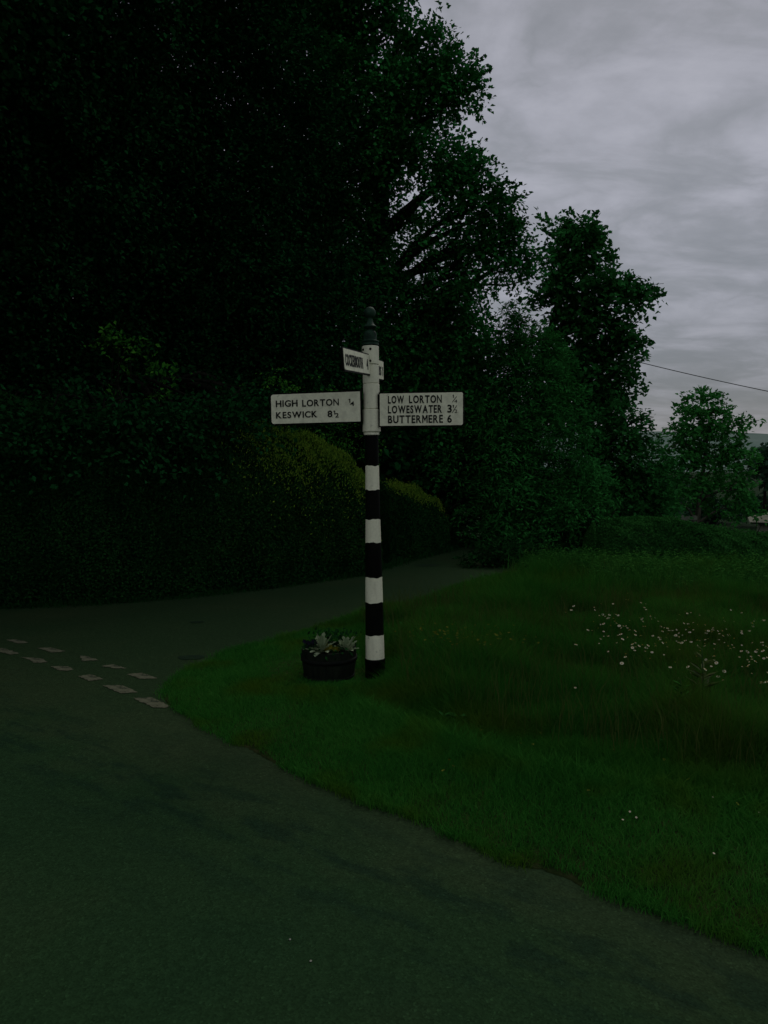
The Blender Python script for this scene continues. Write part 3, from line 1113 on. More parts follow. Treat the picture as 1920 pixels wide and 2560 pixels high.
    for i in range(m):
        zb = float(base_fn(p[i, 0], p[i, 1])) if base_fn is not None else 0.0
        a = np.array([p[i, 0] + nr[i, 0] * thick * 0.55, p[i, 1] + nr[i, 1] * thick * 0.55, zb - 0.05]) - org
        b = a + np.array([rng.normal() * 0.1, rng.normal() * 0.08, (h[i] - zb) * 0.85])
        q, r = limb_path(a, b, 0.035, 0.012, 5, 0.05)
        mb.tube(q, r, 6)
        for _ in range(4):
            s_ = q[1 + int(rng.integers(0, 3))]
            e = s_ + np.array([rng.normal() * 0.25, rng.normal() * 0.2, 0.3 + 0.3 * rng.random()])
            mb.tube([s_, (s_ + e) / 2 + rng.normal(size=3) * 0.03, e], [0.014, 0.01, 0.006], 5)
    mb.build('stem', M['bark'], root)
    return root


def top_at(px, py, Y):
    return float(P(px, py, Y)[2])


def ghz(x, y):
    return gh(x, y)


hl_front = hb[:6].copy()
hl_front = np.vstack([hl_front, G(845, 1222)[:2]])
hl_top = [2.35, 2.35, 2.32, 2.26, top_at(610, 920, hl_front[4][1] + 0.45), top_at(745, 985, hl_front[5][1] + 0.45), top_at(830, 1022, hl_front[6][1] + 0.4)]
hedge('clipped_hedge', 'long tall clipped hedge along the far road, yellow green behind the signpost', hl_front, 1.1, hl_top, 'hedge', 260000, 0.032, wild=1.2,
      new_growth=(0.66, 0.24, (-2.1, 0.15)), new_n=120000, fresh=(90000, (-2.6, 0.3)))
h2 = np.array([G(862, 1214)[:2], G(920, 1200)[:2], G(985, 1184)[:2] + [0.05, 0]])
h2t = [top_at(872, 1032, h2[0][1] + 0.4), top_at(925, 1056, h2[1][1] + 0.4), top_at(982, 1105, h2[2][1] + 0.4)]
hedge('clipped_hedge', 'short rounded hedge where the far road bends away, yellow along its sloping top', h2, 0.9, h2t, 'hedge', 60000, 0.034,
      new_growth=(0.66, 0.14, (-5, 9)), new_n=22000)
hr = np.array([(3.75, 13.6), (4.6, 13.4), (5.6, 13.0), (7.2, 12.6), (9.5, 12.4)])
hrt = [top_at(1330, 1124, 14.0), top_at(1430, 1120, 13.8), top_at(1540, 1140, 13.4), top_at(1659, 1166, 13.0), 0.2]
hedge('clipped_hedge', 'low rounded clipped hedge beyond the meadow in front of the slim tree', hr, 1.5, hrt, 'hedge_right', 90000, 0.04, base_fn=ghz)
hd = np.array([(2.5, 14.9), (3.2, 14.8), (4.3, 14.7)])
hdt = [top_at(1195, 1112, 15.3), top_at(1260, 1106, 15.3), top_at(1340, 1112, 15.2)]
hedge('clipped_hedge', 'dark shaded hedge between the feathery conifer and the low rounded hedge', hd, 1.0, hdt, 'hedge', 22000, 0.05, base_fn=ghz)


# ------------------------------------------------------------------ trees
def gbase(x, y):
    return (x, y, float(gh(x, y)))


# the big dark tree over the left of the road: its crown reaches out above the hedge
cl = []
for px, py, Y, rx, ry, dn in [
        (60, 60, 9.5, 190, 150, 1.0), (-160, 200, 9.0, 210, 240, 1.0), (250, 130, 11.0, 210, 190, 1.1), (470, 60, 12.0, 210, 190, 1.1),
        (120, 380, 10.5, 210, 190, 1.1), (350, 360, 12.0, 220, 200, 1.2), (560, 300, 13.0, 190, 210, 1.2), (60, 620, 11.0, 210, 170, 1.1),
        (280, 600, 12.5, 220, 170, 1.2), (500, 560, 13.0, 210, 180, 1.2), (640, 600, 13.6, 150, 150, 1.1), (-200, 560, 10, 230, 260, 1.0),
        (150, -160, 10.0, 260, 190, 0.9), (420, -160, 12.0, 240, 180, 0.9), (-350, -60, 8.5, 300, 260, 0.8), (20, 130, 12.6, 170, 160, 1.1), (200, 300, 13.6, 200, 170, 1.0), (-20, 350, 12.4, 150, 160, 1.0), (20, 950, 8.7, 110, 60, 0.9), (150, 930, 8.8, 100, 50, 0.8), (270, 925, 9.0, 90, 46, 0.8), (380, 915, 9.3, 90, 40, 0.9), (470, 900, 9.7, 80, 40, 0.9), (540, 880, 10.2, 60, 36, 0.8), (-130, 980, 8.5, 150, 110, 0.8), (40, 900, 9.6, 110, 60, 0.8), (180, 880, 9.9, 100, 50, 0.7), (330, 900, 10.2, 110, 50, 0.7), (450, 870, 10.8, 90, 50, 0.7), (-150, 850, 9.3, 150, 110, 0.8), (-420, 350, 8.2, 300, 280, 0.7), (-300, -350, 8.5, 330, 260, 0.7), (100, -420, 9.5, 300, 240, 0.7), (60, 800, 11.5, 200, 130, 1.0),
        (320, 780, 13.0, 220, 130, 1.0), (560, 760, 13.5, 200, 130, 1.0)]:
    cl.append(pc(px, py, Y, rx, ry, None, dn))
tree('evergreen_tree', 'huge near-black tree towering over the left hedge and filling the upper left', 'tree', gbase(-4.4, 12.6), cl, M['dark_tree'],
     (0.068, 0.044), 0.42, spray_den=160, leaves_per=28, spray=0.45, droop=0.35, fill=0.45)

# added tree, mostly beyond the left edge, placed to shade the hedge and road
cl = []
for x, y, z, r_, dn in [(-4.4, 7.0, 6.2, 1.5, .9), (-5.6, 6.0, 5.6, 1.7, .8), (-6.6, 7.4, 5.0, 1.9, .8), (-6.0, 4.6, 6.8, 1.9, .8), (-7.6, 5.8, 6.6, 2.0, .8), (-5.2, 8.4, 7.6, 1.7, .8),
                        (-6.8, 7.0, 8.6, 2.0, .8), (-8.2, 8.0, 7.4, 2.0, .7), (-7.2, 4.0, 5.0, 1.7, .7), (-8.6, 5.4, 4.2, 1.8, .7), (-7.6, 7.8, 3.2, 1.6, .8), (-6.4, 3.2, 8.2, 1.7, .7)]:
    cl.append(((x, y, z), (r_, r_, r_ * 0.8), dn))
tree('added_shade_tree', 'added shade tree, mostly out of view beyond the upper left edge', 'tree', (-8.4, 6.6, -0.05), cl, M['dark_tree'],
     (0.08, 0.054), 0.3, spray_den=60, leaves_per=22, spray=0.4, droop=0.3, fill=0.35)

# the broadleaf tree whose ragged right edge stands against the sky
cl = []
for px, py, Y, rx, ry, dn in [
        (640, 60, 14.5, 150, 160, 1.0), (770, 70, 14.5, 105, 130, 1.0), (700, 230, 14.5, 150, 150, 1.1), (850, 230, 14.2, 95, 120, 1.0), (915, 160, 14.0, 75, 85, 0.85),
        (965, 175, 13.8, 62, 60, 0.7), (985, 215, 13.7, 40, 50, 0.7), (890, 330, 14.3, 110, 90, 0.8), (985, 400, 14.1, 75, 75, 0.8), (1045, 470, 14.0, 68, 70, 0.8),
        (740, 430, 15.0, 90, 90, 1.0), (720, 340, 15.6, 110, 100, 1.0), (640, 440, 15.8, 120, 110, 1.0), (770, 560, 15.6, 90, 60, 0.9), (820, 400, 14.9, 50, 40, 0.7), (830, 490, 15.3, 90, 60, 0.55), (900, 470, 15.0, 40, 30, 0.5), (955, 515, 14.6, 85, 46, 0.42), (1012, 375, 14.0, 42, 36, 0.8), (1065, 545, 14.0, 60, 42, 0.7), (1115, 572, 13.9, 36, 28, 0.6), (990, 620, 14.2, 60, 40, 0.6),
        (700, 600, 15.0, 140, 110, 1.0), (850, 620, 15.2, 110, 80, 0.75), (950, 660, 15.0, 90, 70, 0.9), (800, 740, 15.2, 150, 100, 1.2), (960, 750, 15.4, 90, 90, 1.2),
        (660, -80, 14.5, 160, 110, 0.9), (790, -40, 14.3, 80, 90, 0.9), (835, 15, 14.0, 45, 45, 0.7), (880, 100, 14.0, 40, 45, 0.6), (945, 90, 13.9, 28, 40, 0.45), (1025, 150, 13.7, 34, 24, 0.5),
        (1010, 350, 14.1, 40, 40, 0.9), (1080, 430, 13.9, 38, 40, 0.9), (1100, 500, 13.9, 34, 50, 0.9), (1140, 560, 13.9, 30, 24, 0.7), (1000, 560, 14.6, 60, 40, 0.7), (1005, 690, 14.8, 42, 36, 0.9), (870, 850, 15.6, 140, 110, 1.2), (700, 850, 15.4, 150, 120, 1.2), (930, 950, 15.8, 110, 90, 1.3)]:
    cl.append(pc(px, py, Y, rx, ry, None, dn))
beech_root = tree('broadleaf_tree', 'tall dark broadleaf tree with sky showing through its ragged right side above the signpost', 'tree', gbase(-0.6, 15.6), cl, M['beech'],
     (0.082, 0.06), 0.36, spray_den=150, leaves_per=20, spray=0.34, droop=0.25, fill=0.35)

def sprigs(name, root, lines, Y, mat, n=46, leaf=(0.08, 0.058)):
    """single leafy shoots that stand out from a crown's edge, each from its base to its tip"""
    Cs, Us, Ns = [], [], []
    org = np.array(root.location)
    for x0, y0, x1, y1 in lines:
        a, b = P(x0, y0, Y + rng.normal() * 0.15), P(x1, y1, Y + rng.normal() * 0.15)
        a, b = a + (a - b) * 0.5, b
        L = np.linalg.norm(b - a)
        k = int(n * (0.5 + L))
        t = rng.random(k) ** 0.8
        d = (b - a) / L
        sag = np.array([0, 0, -0.06 * L])
        p = a + (b - a) * t[:, None] + sag * (4 * t * (1 - t))[:, None] + rng.normal(size=(k, 3)) * (0.10 * (1.1 - t))[:, None]
        Cs.append(p)
        Us.append(d + rng.normal(size=(k, 3)) * 0.7)
        Ns.append(np.array([0, 0, 1.0]) + rng.normal(size=(k, 3)) * 0.6)
    C = np.concatenate(Cs)
    sz = 0.7 + 0.6 * rng.random(len(C))
    link('shoots', leaves_mesh('shoots', C - org, np.concatenate(Us), np.concatenate(Ns), leaf[0] * sz, leaf[1] * sz), mat, root)


sprigs('shoots', beech_root, [(890, 110, 910, 58), (935, 110, 956, 50), (960, 130, 1002, 86), (1000, 165, 1062, 150), (1005, 140, 1050, 120), (1000, 190, 1042, 232), (1012, 215, 1046, 266),
                              (985, 300, 1026, 287), (1000, 370, 1056, 345), (1060, 405, 1102, 394), (1080, 440, 1119, 424), (1100, 490, 1129, 470), (1112, 560, 1152, 598), (1100, 580, 1128, 658), (1120, 575, 1148, 630),
                              (1068, 570, 1072, 638), (1090, 585, 1104, 640), (1040, 630, 1062, 690), (1000, 640, 1030, 705), (858, 30, 874, 8), (868, 62, 888, 92), (975, 225, 992, 262), (1020, 330, 1042, 322), (1095, 520, 1124, 524),
                              (880, 140, 884, 96), (920, 100, 930, 66), (980, 120, 985, 96)], 13.9, M['beech'])

# tall sycamore behind, right of centre
cl = []
for px, py, Y, rx, ry, dn in [
        (1215, 500, 22, 52, 32, 1.0), (1280, 505, 22, 40, 30, 1.0), (1205, 560, 22, 48, 46, 1.0), (1270, 565, 22, 60, 52, 1.1), (1225, 630, 22, 60, 45, 1.1), (1310, 630, 21.5, 62, 40, 1.0),
        (1370, 638, 21.2, 40, 20, 0.8), (1405, 628, 21.0, 22, 12, 0.8), (1350, 620, 21.3, 36, 18, 0.8), (1260, 700, 22, 75, 50, 1.1), (1335, 710, 21.4, 50, 36, 0.9), (1372, 745, 21.2, 26, 16, 0.8), (1350, 735, 21.3, 30, 18, 0.8), (1300, 770, 22, 70, 40, 1.0), (1350, 800, 21.5, 28, 36, 0.7), (1240, 790, 22, 80, 60, 1.1),
        (1310, 850, 22, 62, 45, 1.0), (1270, 880, 22, 80, 60, 1.1), (1210, 860, 22, 60, 60, 1.0)]:
    cl.append(pc(px, py, Y, rx, ry, None, dn))
tree('sycamore_tree', 'tall slender tree with layered boughs rising behind the feathery conifer', 'tree', gbase(3.2, 22.4), cl, M['sycamore'],
     (0.15, 0.105), 0.22, spray_den=60, leaves_per=20, spray=0.40, droop=0.3, fill=0.35)

# feathery conifer beside the bend
cl = []
for px, py, Y, rx, ry, dn in [
        (1112, 690, 15.6, 30, 40, 1.2), (1105, 745, 15.5, 55, 50, 1.2), (1165, 735, 16.0, 35, 35, 1.0), (1100, 820, 15.4, 82, 70, 1.3), (1180, 780, 15.9, 55, 60, 1.1), (1085, 900, 15.2, 92, 70, 1.3), (1190, 880, 15.6, 70, 70, 1.2),
        (1075, 985, 15.0, 92, 65, 1.3), (1185, 985, 15.2, 90, 70, 1.2), (1080, 1060, 15.0, 92, 55, 1.3), (1190, 1070, 15.1, 95, 55, 1.2), (1085, 1130, 14.8, 85, 55, 1.3), (1180, 1130, 15.0, 90, 50, 1.2), (1260, 1050, 15.4, 50, 60, 1.0)]:
    cl.append(pc(px, py, Y, rx, ry, None, dn))
tree('conifer', 'broad feathery mid green conifer standing right of the signpost at the road bend', 'tree', gbase(2.3, 16.2), cl, M['cypress'],
     (0.10, 0.032), 0.2, spray_den=130, leaves_per=30, spray=0.34, droop=0.4, flat=0.22, fill=0.3)

# lower dark trees between it and the slim tree
cl = []
for px, py, Y, rx, ry, dn in [
        (1330, 900, 20, 50, 35, 1.0), (1385, 905, 19.6, 24, 24, 0.6), (1300, 960, 20, 85, 55, 1.1), (1370, 960, 19.8, 40, 45, 0.9), (1310, 1035, 20, 100, 60, 1.2), (1400, 1035, 19.8, 55, 60, 1.0), (1320, 1100, 20, 110, 50, 1.2), (1420, 1095, 19.8, 50, 45, 1.0)]:
    cl.append(pc(px, py, Y, rx, ry, None, dn))
tree('broadleaf_tree', 'low dark spreading tree between the tall slender tree and the slim tree', 'tree', gbase(4.4, 20.4), cl, M['sycamore'],
     (0.12, 0.08), 0.2, spray_den=70, leaves_per=22, spray=0.38, droop=0.25, fill=0.35)

# slim tree with a visible forked trunk
cl = []
for px, py, Y, rx, ry, dn in [
        (1520, 858, 24, 36, 24, 0.8), (1495, 890, 24, 50, 28, 0.9), (1550, 890, 24, 36, 28, 0.9), (1475, 935, 23.7, 40, 30, 0.8), (1530, 930, 24, 60, 34, 1.0), (1590, 925, 23.8, 34, 24, 0.8), (1445, 975, 23.6, 30, 24, 0.7), (1500, 985, 24, 60, 36, 1.0),
        (1570, 985, 24, 60, 36, 1.0), (1625, 990, 23.8, 26, 22, 0.7), (1470, 1035, 24, 52, 34, 0.8), (1560, 1045, 24.2, 70, 36, 0.8), (1610, 1050, 24, 36, 36, 0.9), (1450, 1085, 24, 40, 34, 0.8), (1590, 1095, 24.2, 52, 26, 0.8), (1530, 1085, 24.6, 40, 22, 0.5)]:
    cl.append(pc(px, py, Y, rx, ry, None, dn))
b = P(1508, 1150, 24)
tree('slim_tree', 'small open crowned tree with a thin forked trunk against the distant fell', 'tree', gbase(b[0], 24.2), cl, M['young_tree'],
     (0.15, 0.09), 0.12, 'pale_bark', spray_den=44, leaves_per=18, spray=0.36, droop=0.2, fill=0.3)

# trees in the valley beyond
far = [(1655, 1005, 40, 16, 60, 'small tree cut by the right edge of the view beyond the slim tree'),
       (1640, 1092, 75, 60, 18, 'low far tree above the shed roof'),
       (1420, 1075, 60, 60, 60, 'far tree seen between the low dark tree and the slim tree'),
       (1540, 1100, 80, 60, 26, 'far low tree behind the thin forked trunk')]
for px, py, Y, rx, ry, lb in far:
    m = K * Y / FPX
    cl = [pc(px + random.uniform(-.55, .55) * rx, py + random.uniform(-.45, .5) * ry, Y + random.uniform(-1, 1), rx * 0.55, ry * 0.55, None, 0.9) for _ in range(7)]
    b = P(px, py + ry, Y)
    tree('far_tree', lb, 'tree', gbase(b[0], Y), cl, M['far_tree'], (0.4, 0.28), 0.2, spray_den=9, leaves_per=16, spray=0.8, group='trees in the valley')

# dark wood behind the hedge: each its own tree, closing the gaps low down
specs = [(-9.0, 17.5, 9.5, 3.4), (-5.6, 19.0, 10.5, 3.2), (-3.2, 20.5, 7.6, 2.8), (0.4, 20.0, 5.4, 2.0), (1.8, 24.5, 5.6, 2.2), (-12.5, 13.5, 10, 3.4), (1.4, 17.6, 5.2, 1.5)]
wood_lb = ['dark tree deep in the wood at the far left behind the hedge', 'dark tall tree in the wood behind the huge near-black tree', 'dark tree in the wood behind the pole finial',
           'dark tree in the wood behind the right pointing arms', 'dark tree in the wood behind the feathery conifer', 'dark tree at the edge of the wood beyond the left end of the hedge',
           'dark drooping tree behind the short rounded hedge at the bend']
for (x, y, H, r), lb in zip(specs, wood_lb):
    cl = []
    for i in range(13):
        a, f = rng.random() * 6.28, (i + 0.5) / 13
        rr = r * (0.55 * (1 - abs(2 * f - 0.9)) + 0.15)
        cl.append(((x + math.cos(a) * rr, y + math.sin(a) * rr, 0.9 + (H - 1.6) * f), (r * 0.6, r * 0.6, H * 0.13), 1.2))
    tree('woodland_tree', lb, 'tree', gbase(x, y), cl, M['dark_tree'], (0.17, 0.11), 0.25, spray_den=22, leaves_per=20, spray=0.5, droop=0.3, fill=0.45, group='trees of the dark wood')


# ------------------------------------------------------------------ litter and grass at the hedge foot
def build_hedge_foot():
    ln = smooth_line(hb[1:], 400)
    k = rng.integers(0, 400, 9000)
    q = ln[k] + rng.normal(size=(9000, 2)) * 0.05 + np.array([-0.03, 0.07]) + (rng.random(9000)[:, None] ** 2) * np.array([0.10, -0.12])
    h = 0.03 + 0.11 * rng.random(len(q)) ** 2 * np.clip(0.6 + vnoise(q, 5, 21), 0.1, 1.3)
    tag(blades('hedge_foot_grass', q, h, np.full(len(q), 0.008), np.full(len(q), 0.9), M['hedge'], z0=np.zeros(len(q))),
        'dark thin grass and weeds growing along the foot of the hedge by the road', 'grass', kind='stuff')


build_hedge_foot()


def build_undergrowth():
    cl = []
    for x in np.linspace(-11, 2.2, 19):
        for z in (0.7, 1.9, 3.0):
            cl.append(((x + rng.normal() * 0.2, 16.4 + rng.normal() * 0.5 + 0.12 * x, z), (0.9, 0.7, 0.8), 1.0))
    C, U, Nn = crown_points(cl, spray_den=40, leaves_per=22, spray=0.35, fill=0.5)
    sz = 0.7 + 0.6 * rng.random(len(C))
    tag(link('undergrowth', leaves_mesh('undergrowth', C, U, Nn, 0.15 * sz, 0.1 * sz), M['dark_tree']), 'dark undergrowth filling the wood behind the hedge', 'undergrowth', kind='stuff')


build_undergrowth()


def build_leafy_weeds():
    """broad-leaved plants in the long grass, thickest where the mowing stops"""
    a = np.vstack([smooth_line(MOWN_LINE[4:], 300)[rng.integers(0, 300, 14)] + rng.normal(size=(14, 2)) * [0.25, 0.15] + [0.1, 0.3],
                   scatter(170, 0.0, 4.5, 4.2, 10.5)])
    a = a[in_poly(a, verge_poly) & ~in_poly(a, mown_poly) & in_view(a)]
    Cs, Us, Ns, Ls = [], [], [], []
    for (x, y), z in zip(a, verge_z(a[:, 0], a[:, 1])):
        k = random.randint(8, 18)
        H = random.uniform(0.03, 0.09)
        ang_ = rng.random(k) * 6.28
        o = np.stack([np.cos(ang_), np.sin(ang_), 0.5 * rng.random(k)], -1)
        L = random.uniform(0.025, 0.055) * (0.7 + 0.6 * rng.random(k))
        Cs.append(np.stack([np.full(k, x), np.full(k, y), z + H * rng.random(k)], -1) + o * L[:, None] * 0.6)
        Us.append(o)
        Ns.append(np.stack([rng.normal(size=k) * .3, rng.normal(size=k) * .3, np.ones(k)], -1))
        Ls.append(L)
    L = np.concatenate(Ls)
    tag(link('leafy_weeds', leaves_mesh('leafy_weeds', np.concatenate(Cs), np.concatenate(Us), np.concatenate(Ns), L, L * 0.5), M['hedge_right']),
        'small broad leaved weeds scattered through the long grass', 'weeds', kind='stuff')


build_leafy_weeds()

# ------------------------------------------------------------------ shrubs
def shrub(name, label, clumps, mat, base, leaf=(0.06, 0.035), n_stem=6, **kw):
    base = np.asarray(base, float)
    root = thing(name, label, 'shrub', tuple(base))
    C, U, Nn = crown_points(clumps, **kw)
    sz = 0.7 + 0.6 * rng.random(len(C))
    link('foliage', leaves_mesh('foliage', C - base, U, Nn, leaf[0] * sz, leaf[1] * sz), mat, root)
    mb = MB()
    for c in clumps:
        for _ in range(2):
            s = rng.normal(size=3) * np.array([0.12, 0.12, 0])
            p, r = limb_path(s + [0, 0, -0.05], c[0] - base + rng.normal(size=3) * 0.04, 0.02, 0.005, 6, 0.03)
            mb.tube(p, r, 5)
    mb.build('stem', M['bark'], root)
    return root


shrub('leafy_shrub', 'bright green leafy shrub poking up above the left end of the hedge',
      [pc(250, 728, 9.9, 30, 22, None, 1.2), pc(290, 752, 9.9, 36, 28, None, 1.1), pc(335, 805, 9.9, 40, 36, None, .7), pc(300, 860, 10.0, 60, 46, None, .5), pc(250, 930, 11, 80, 50, None, .9), pc(380, 900, 11.1, 60, 50, None, .8)],
      M['shrub'], (-3.5, 10.3, 0), (0.07, 0.042), spray_den=36, leaves_per=18, spray=0.22, fill=0.3)
shrub('leafy_shrub', 'dull green shrub over the hedge at the far left of the view',
      [pc(90, 1000, 10.0, 60, 30, None, .7), pc(130, 930, 10.2, 70, 40, None, .8), pc(60, 960, 10.2, 60, 40, None, .7), pc(200, 980, 10.2, 70, 40, None, .6)],
      M['hedge'], (-4.6, 10.6, 0), (0.08, 0.045), spray_den=34, leaves_per=18, spray=0.22, fill=0.3)
shrub('leafy_shrub', 'yellow green shrub behind the hedge showing above the left sign arm',
      [pc(585, 822, 10.9, 30, 22, None, 1.0), pc(630, 838, 10.9, 44, 26, None, 1.0), pc(560, 860, 10.9, 46, 36, None, .8), pc(680, 860, 11.0, 40, 24, None, 1.0), pc(620, 910, 11.7, 80, 40, None, 1.0), pc(500, 850, 11.4, 50, 40, None, .7), pc(705, 950, 12.6, 60, 60, None, 1.2), pc(760, 960, 13.2, 60, 60, None, 1.2)],
      M['shrub'], (-1.9, 11.8, 0), (0.05, 0.03), spray_den=44, leaves_per=18, spray=0.18, fill=0.3)
shrub('low_bush', 'low dark bush at the grass corner where the far road disappears',
      [pc(1035, 1208, 11.9, 42, 30, None, 1.3), pc(1090, 1204, 11.9, 52, 34, None, 1.3), pc(1145, 1208, 11.9, 46, 30, None, 1.2), pc(1010, 1224, 11.8, 24, 16, None, 1.2), pc(1080, 1186, 12.4, 74, 28, None, 1.2), pc(1180, 1200, 12.2, 50, 30, None, 1.2)],
      M['hedge'], (1.55, 12.1, -0.05), (0.055, 0.034), spray_den=120, leaves_per=22, spray=0.16, fill=0.4)


# ------------------------------------------------------------------ the signpost
SP_Y = 5.70
post_base = G(811, 1468, 0.05)
SP_Y = float(post_base[1])
ppm = FPX / SP_Y                # picture pixels per metre at the post


def zpix(py, k=K):
    return float(P(829, py, SP_Y, k)[2])


signpost = thing('signpost', 'black and white striped iron fingerpost with four white lettered arms beside the planter', 'signpost', (post_base[0], SP_Y, 0.0))
signpost.rotation_euler = (0, R(-0.82), 0)


def wavy_pole():
    mb = MB()
    cuts = [935, 1006, 1058, 1121, 1171, 1246, 1300, 1370, 1421]
    wid = [(935, 29), (1005, 29.5), (1060, 30.5), (1120, 32), (1171, 34), (1245, 36.5), (1300, 38.5), (1370, 40), (1421, 41.5)]
    wx, wy = [w[0] for w in wid], [w[1] for w in wid]

    def rad(py):
        return float(np.interp(py, wx, wy)) * K / ppm / 2
    seg = 40
    levels = []
    for i, (a, b) in enumerate(zip(cuts, cuts[1:])):
        for t in ((0.0, 0.35, 0.7) if i < len(cuts) - 2 else (0.0, 0.35, 0.7, 1.0)):
            levels.append((a + (b - a) * t, i, t == 0.0))
    rings = []
    for py, i, edge in levels:
        r, z = rad(py), zpix(py)
        ph = i * 1.7
        rings.append([mb.bm.verts.new((r * math.cos(2 * math.pi * k / seg), r * math.sin(2 * math.pi * k / seg),
                                       z + (0.0028 * math.sin(3 * 2 * math.pi * k / seg + ph) + 0.0016 * math.sin(7 * 2 * math.pi * k / seg) if edge and 0 < i else 0))) for k in range(seg)])
    for q in range(len(rings) - 1):
        mb.mi = levels[q][1] % 2
        for k in range(seg):
            mb.face([rings[q][k], rings[q][(k + 1) % seg], rings[q + 1][(k + 1) % seg], rings[q + 1][k]], True)
    mb.build('pole', [M['black'], M['white']], signpost)


wavy_pole()
mb = MB()
z0, z1 = -0.08, zpix(1421)
r = 43 * K / ppm / 2
mb.lathe([(r * 1.02, z0), (r * 1.02, z1 - 0.02), (r * 1.04, z1 - 0.016), (r * 1.04, z1 - 0.003), (r * 0.96, z1)], 40)
mb.build('base_sleeve', M['black'], signpost)

# four stacked cast collars, each carrying an arm
ang = 0.0
for (pa, pb, w, dx, dy) in [(748, 788, 36, 0, 0), (788.6, 829, 34.5, 0.3, 0.002), (829.6, 884, 35, 0.8, 0), (884.6, 933, 38.5, 0.2, 0)]:
    mb = MB()
    za, zb = zpix(pb), zpix(pa)
    rr = w * K / ppm / 2
    ox = dx * K / ppm
    ch = 0.003
    mb.lathe([(rr - ch, za), (rr, za + ch), (rr, za + 2 * ch), (rr, zb - 2 * ch), (rr, zb - ch), (rr - ch, zb)], 40, (ox, dy))
    c = mb.build('collar', M['white'], signpost)
    if pa == 748:
        for bx, by in ((690, 1365), (868, 1360), (865, 1657)):
            fx, fy = 840 + bx / 10.06, 740 + by / 10.06
            q = P(fx, fy, SP_Y, 1.0)
            lx = q[0] - post_base[0] - math.tan(R(-0.82)) * q[2] * 1.0
            yy = -math.sqrt(max(1e-6, rr * rr - lx * lx))
            m2 = MB()
            n = Vector((lx, yy, 0)).normalized()
            p0 = Vector((lx, yy, q[2]))
            m2.tube([p0 - n * 0.006, p0 + n * 0.003, p0 + n * 0.006], [0.0085, 0.0085, 0.006], 12)
            m2.build('bolt', M['rust'], c)
mb = MB()
zr = zpix(940)
rr = 33.5 * K / ppm / 2
mb.lathe([(rr * .97, zr), (rr, zr + 0.003), (rr, zr + 0.008), (rr * .97, zr + 0.0105), (rr * .97, zr + 0.012), (rr, zr + 0.0145), (rr, zr + 0.0195), (rr * .97, zr + 0.0225)], 40)
mb.build('collar_ring', M['white'], signpost)


def finial():
    def zz(zy):
        return float(P(960, 740 + zy / 10.06, SP_Y, 1.0)[2])
    u = 1 / 10.06 / ppm / 2
    prof = [(420 * u, 1252), (440 * u, 1246), (442 * u, 1232), (415 * u, 1222), (415 * u, 1170), (445 * u, 1160), (448 * u, 1140), (420 * u, 1130), (330 * u, 1118),
            (325 * u, 1100), (322 * u, 960), (312 * u, 935), (285 * u, 905), (230 * u, 880), (175 * u, 868), (150 * u, 852), (160 * u, 838), (240 * u, 822), (300 * u, 800),
            (330 * u, 785), (338 * u, 772), (320 * u, 758), (250 * u, 735), (190 * u, 690), (150 * u, 640), (128 * u, 605), (110 * u, 585), (112 * u, 572)]
    cz, rb = 420, 148
    for a in np.linspace(-64, 88, 16):
        prof.append((2 * rb * math.cos(R(a)) * u, cz - rb * math.sin(R(a))))
    mb = MB()
    mb.lathe([(max(r_, 0.0006), zz(y_)) for r_, y_ in prof], 36)
    mb.build('finial', M['finial'], signpost)


finial()


def glyph(ch, bold):
    cu = bpy.data.curves.new('word', 'FONT')
    cu.body = ch
    cu.size = 1.0
    cu.offset = bold * (0.35 if ch in 'N4' else 1.0)
    cu.resolution_u = 5
    ob = bpy.data.objects.new('word', cu)
    col.objects.link(ob)
    dg = bpy.context.evaluated_depsgraph_get()
    me = bpy.data.meshes.new_from_object(ob.evaluated_get(dg))
    V = np.array([v.co[:] for v in me.vertices])
    F = [list(p.vertices) for p in me.polygons]
    bpy.data.objects.remove(ob)
    bpy.data.curves.remove(cu)
    bpy.data.meshes.remove(me)
    return V, F


def text_piece(s, x0, x1, y0, y1, bold=0.0):
    """a word, letter by letter, fitted into a rectangle (x right, y up)"""
    Vs, Fs, x, n = [], [], 0.0, 0
    for ch in s:
        if ch == 'M':
            V = np.array([[0, 0, 0], [.125, 0, 0], [.125, .66, 0], [.32, .2, 0], [.515, .66, 0], [.515, 0, 0], [.64, 0, 0], [.64, 1, 0], [.49, 1, 0], [.32, .56, 0], [.15, 1, 0], [0, 1, 0]])
            F = [[0, 1, 2, 11], [2, 10, 11], [2, 3, 9, 10], [3, 4, 8, 9], [4, 7, 8], [4, 5, 6, 7]]
        elif ch == '1':
            V = np.array([[0.10, 0, 0], [0.23, 0, 0], [0.23, 0.72, 0], [0.10, 0.72, 0], [-0.02, 0.62, 0], [-0.02, 0.5, 0], [0.10, 0.57, 0]])
            F = [[0, 1, 2, 3, 6], [3, 4, 5, 6]]
        else:
            V, F = glyph(ch, bold)
        lo, hi = V.min(0), V.max(0)
        V = V.copy()
        V[:, 0] += x - lo[0]
        V[:, 1] = (V[:, 1] - lo[1]) / (hi[1] - lo[1])
        Vs.append(V)
        Fs += [[q + n for q in f] for f in F]
        n += len(V)
        x += hi[0] - lo[0] + 0.115
    V = np.concatenate(Vs)
    V[:, 0] = x0 + V[:, 0] / (x - 0.115) * (x1 - x0)
    V[:, 1] = y0 + V[:, 1] * (y1 - y0)
    return V, Fs


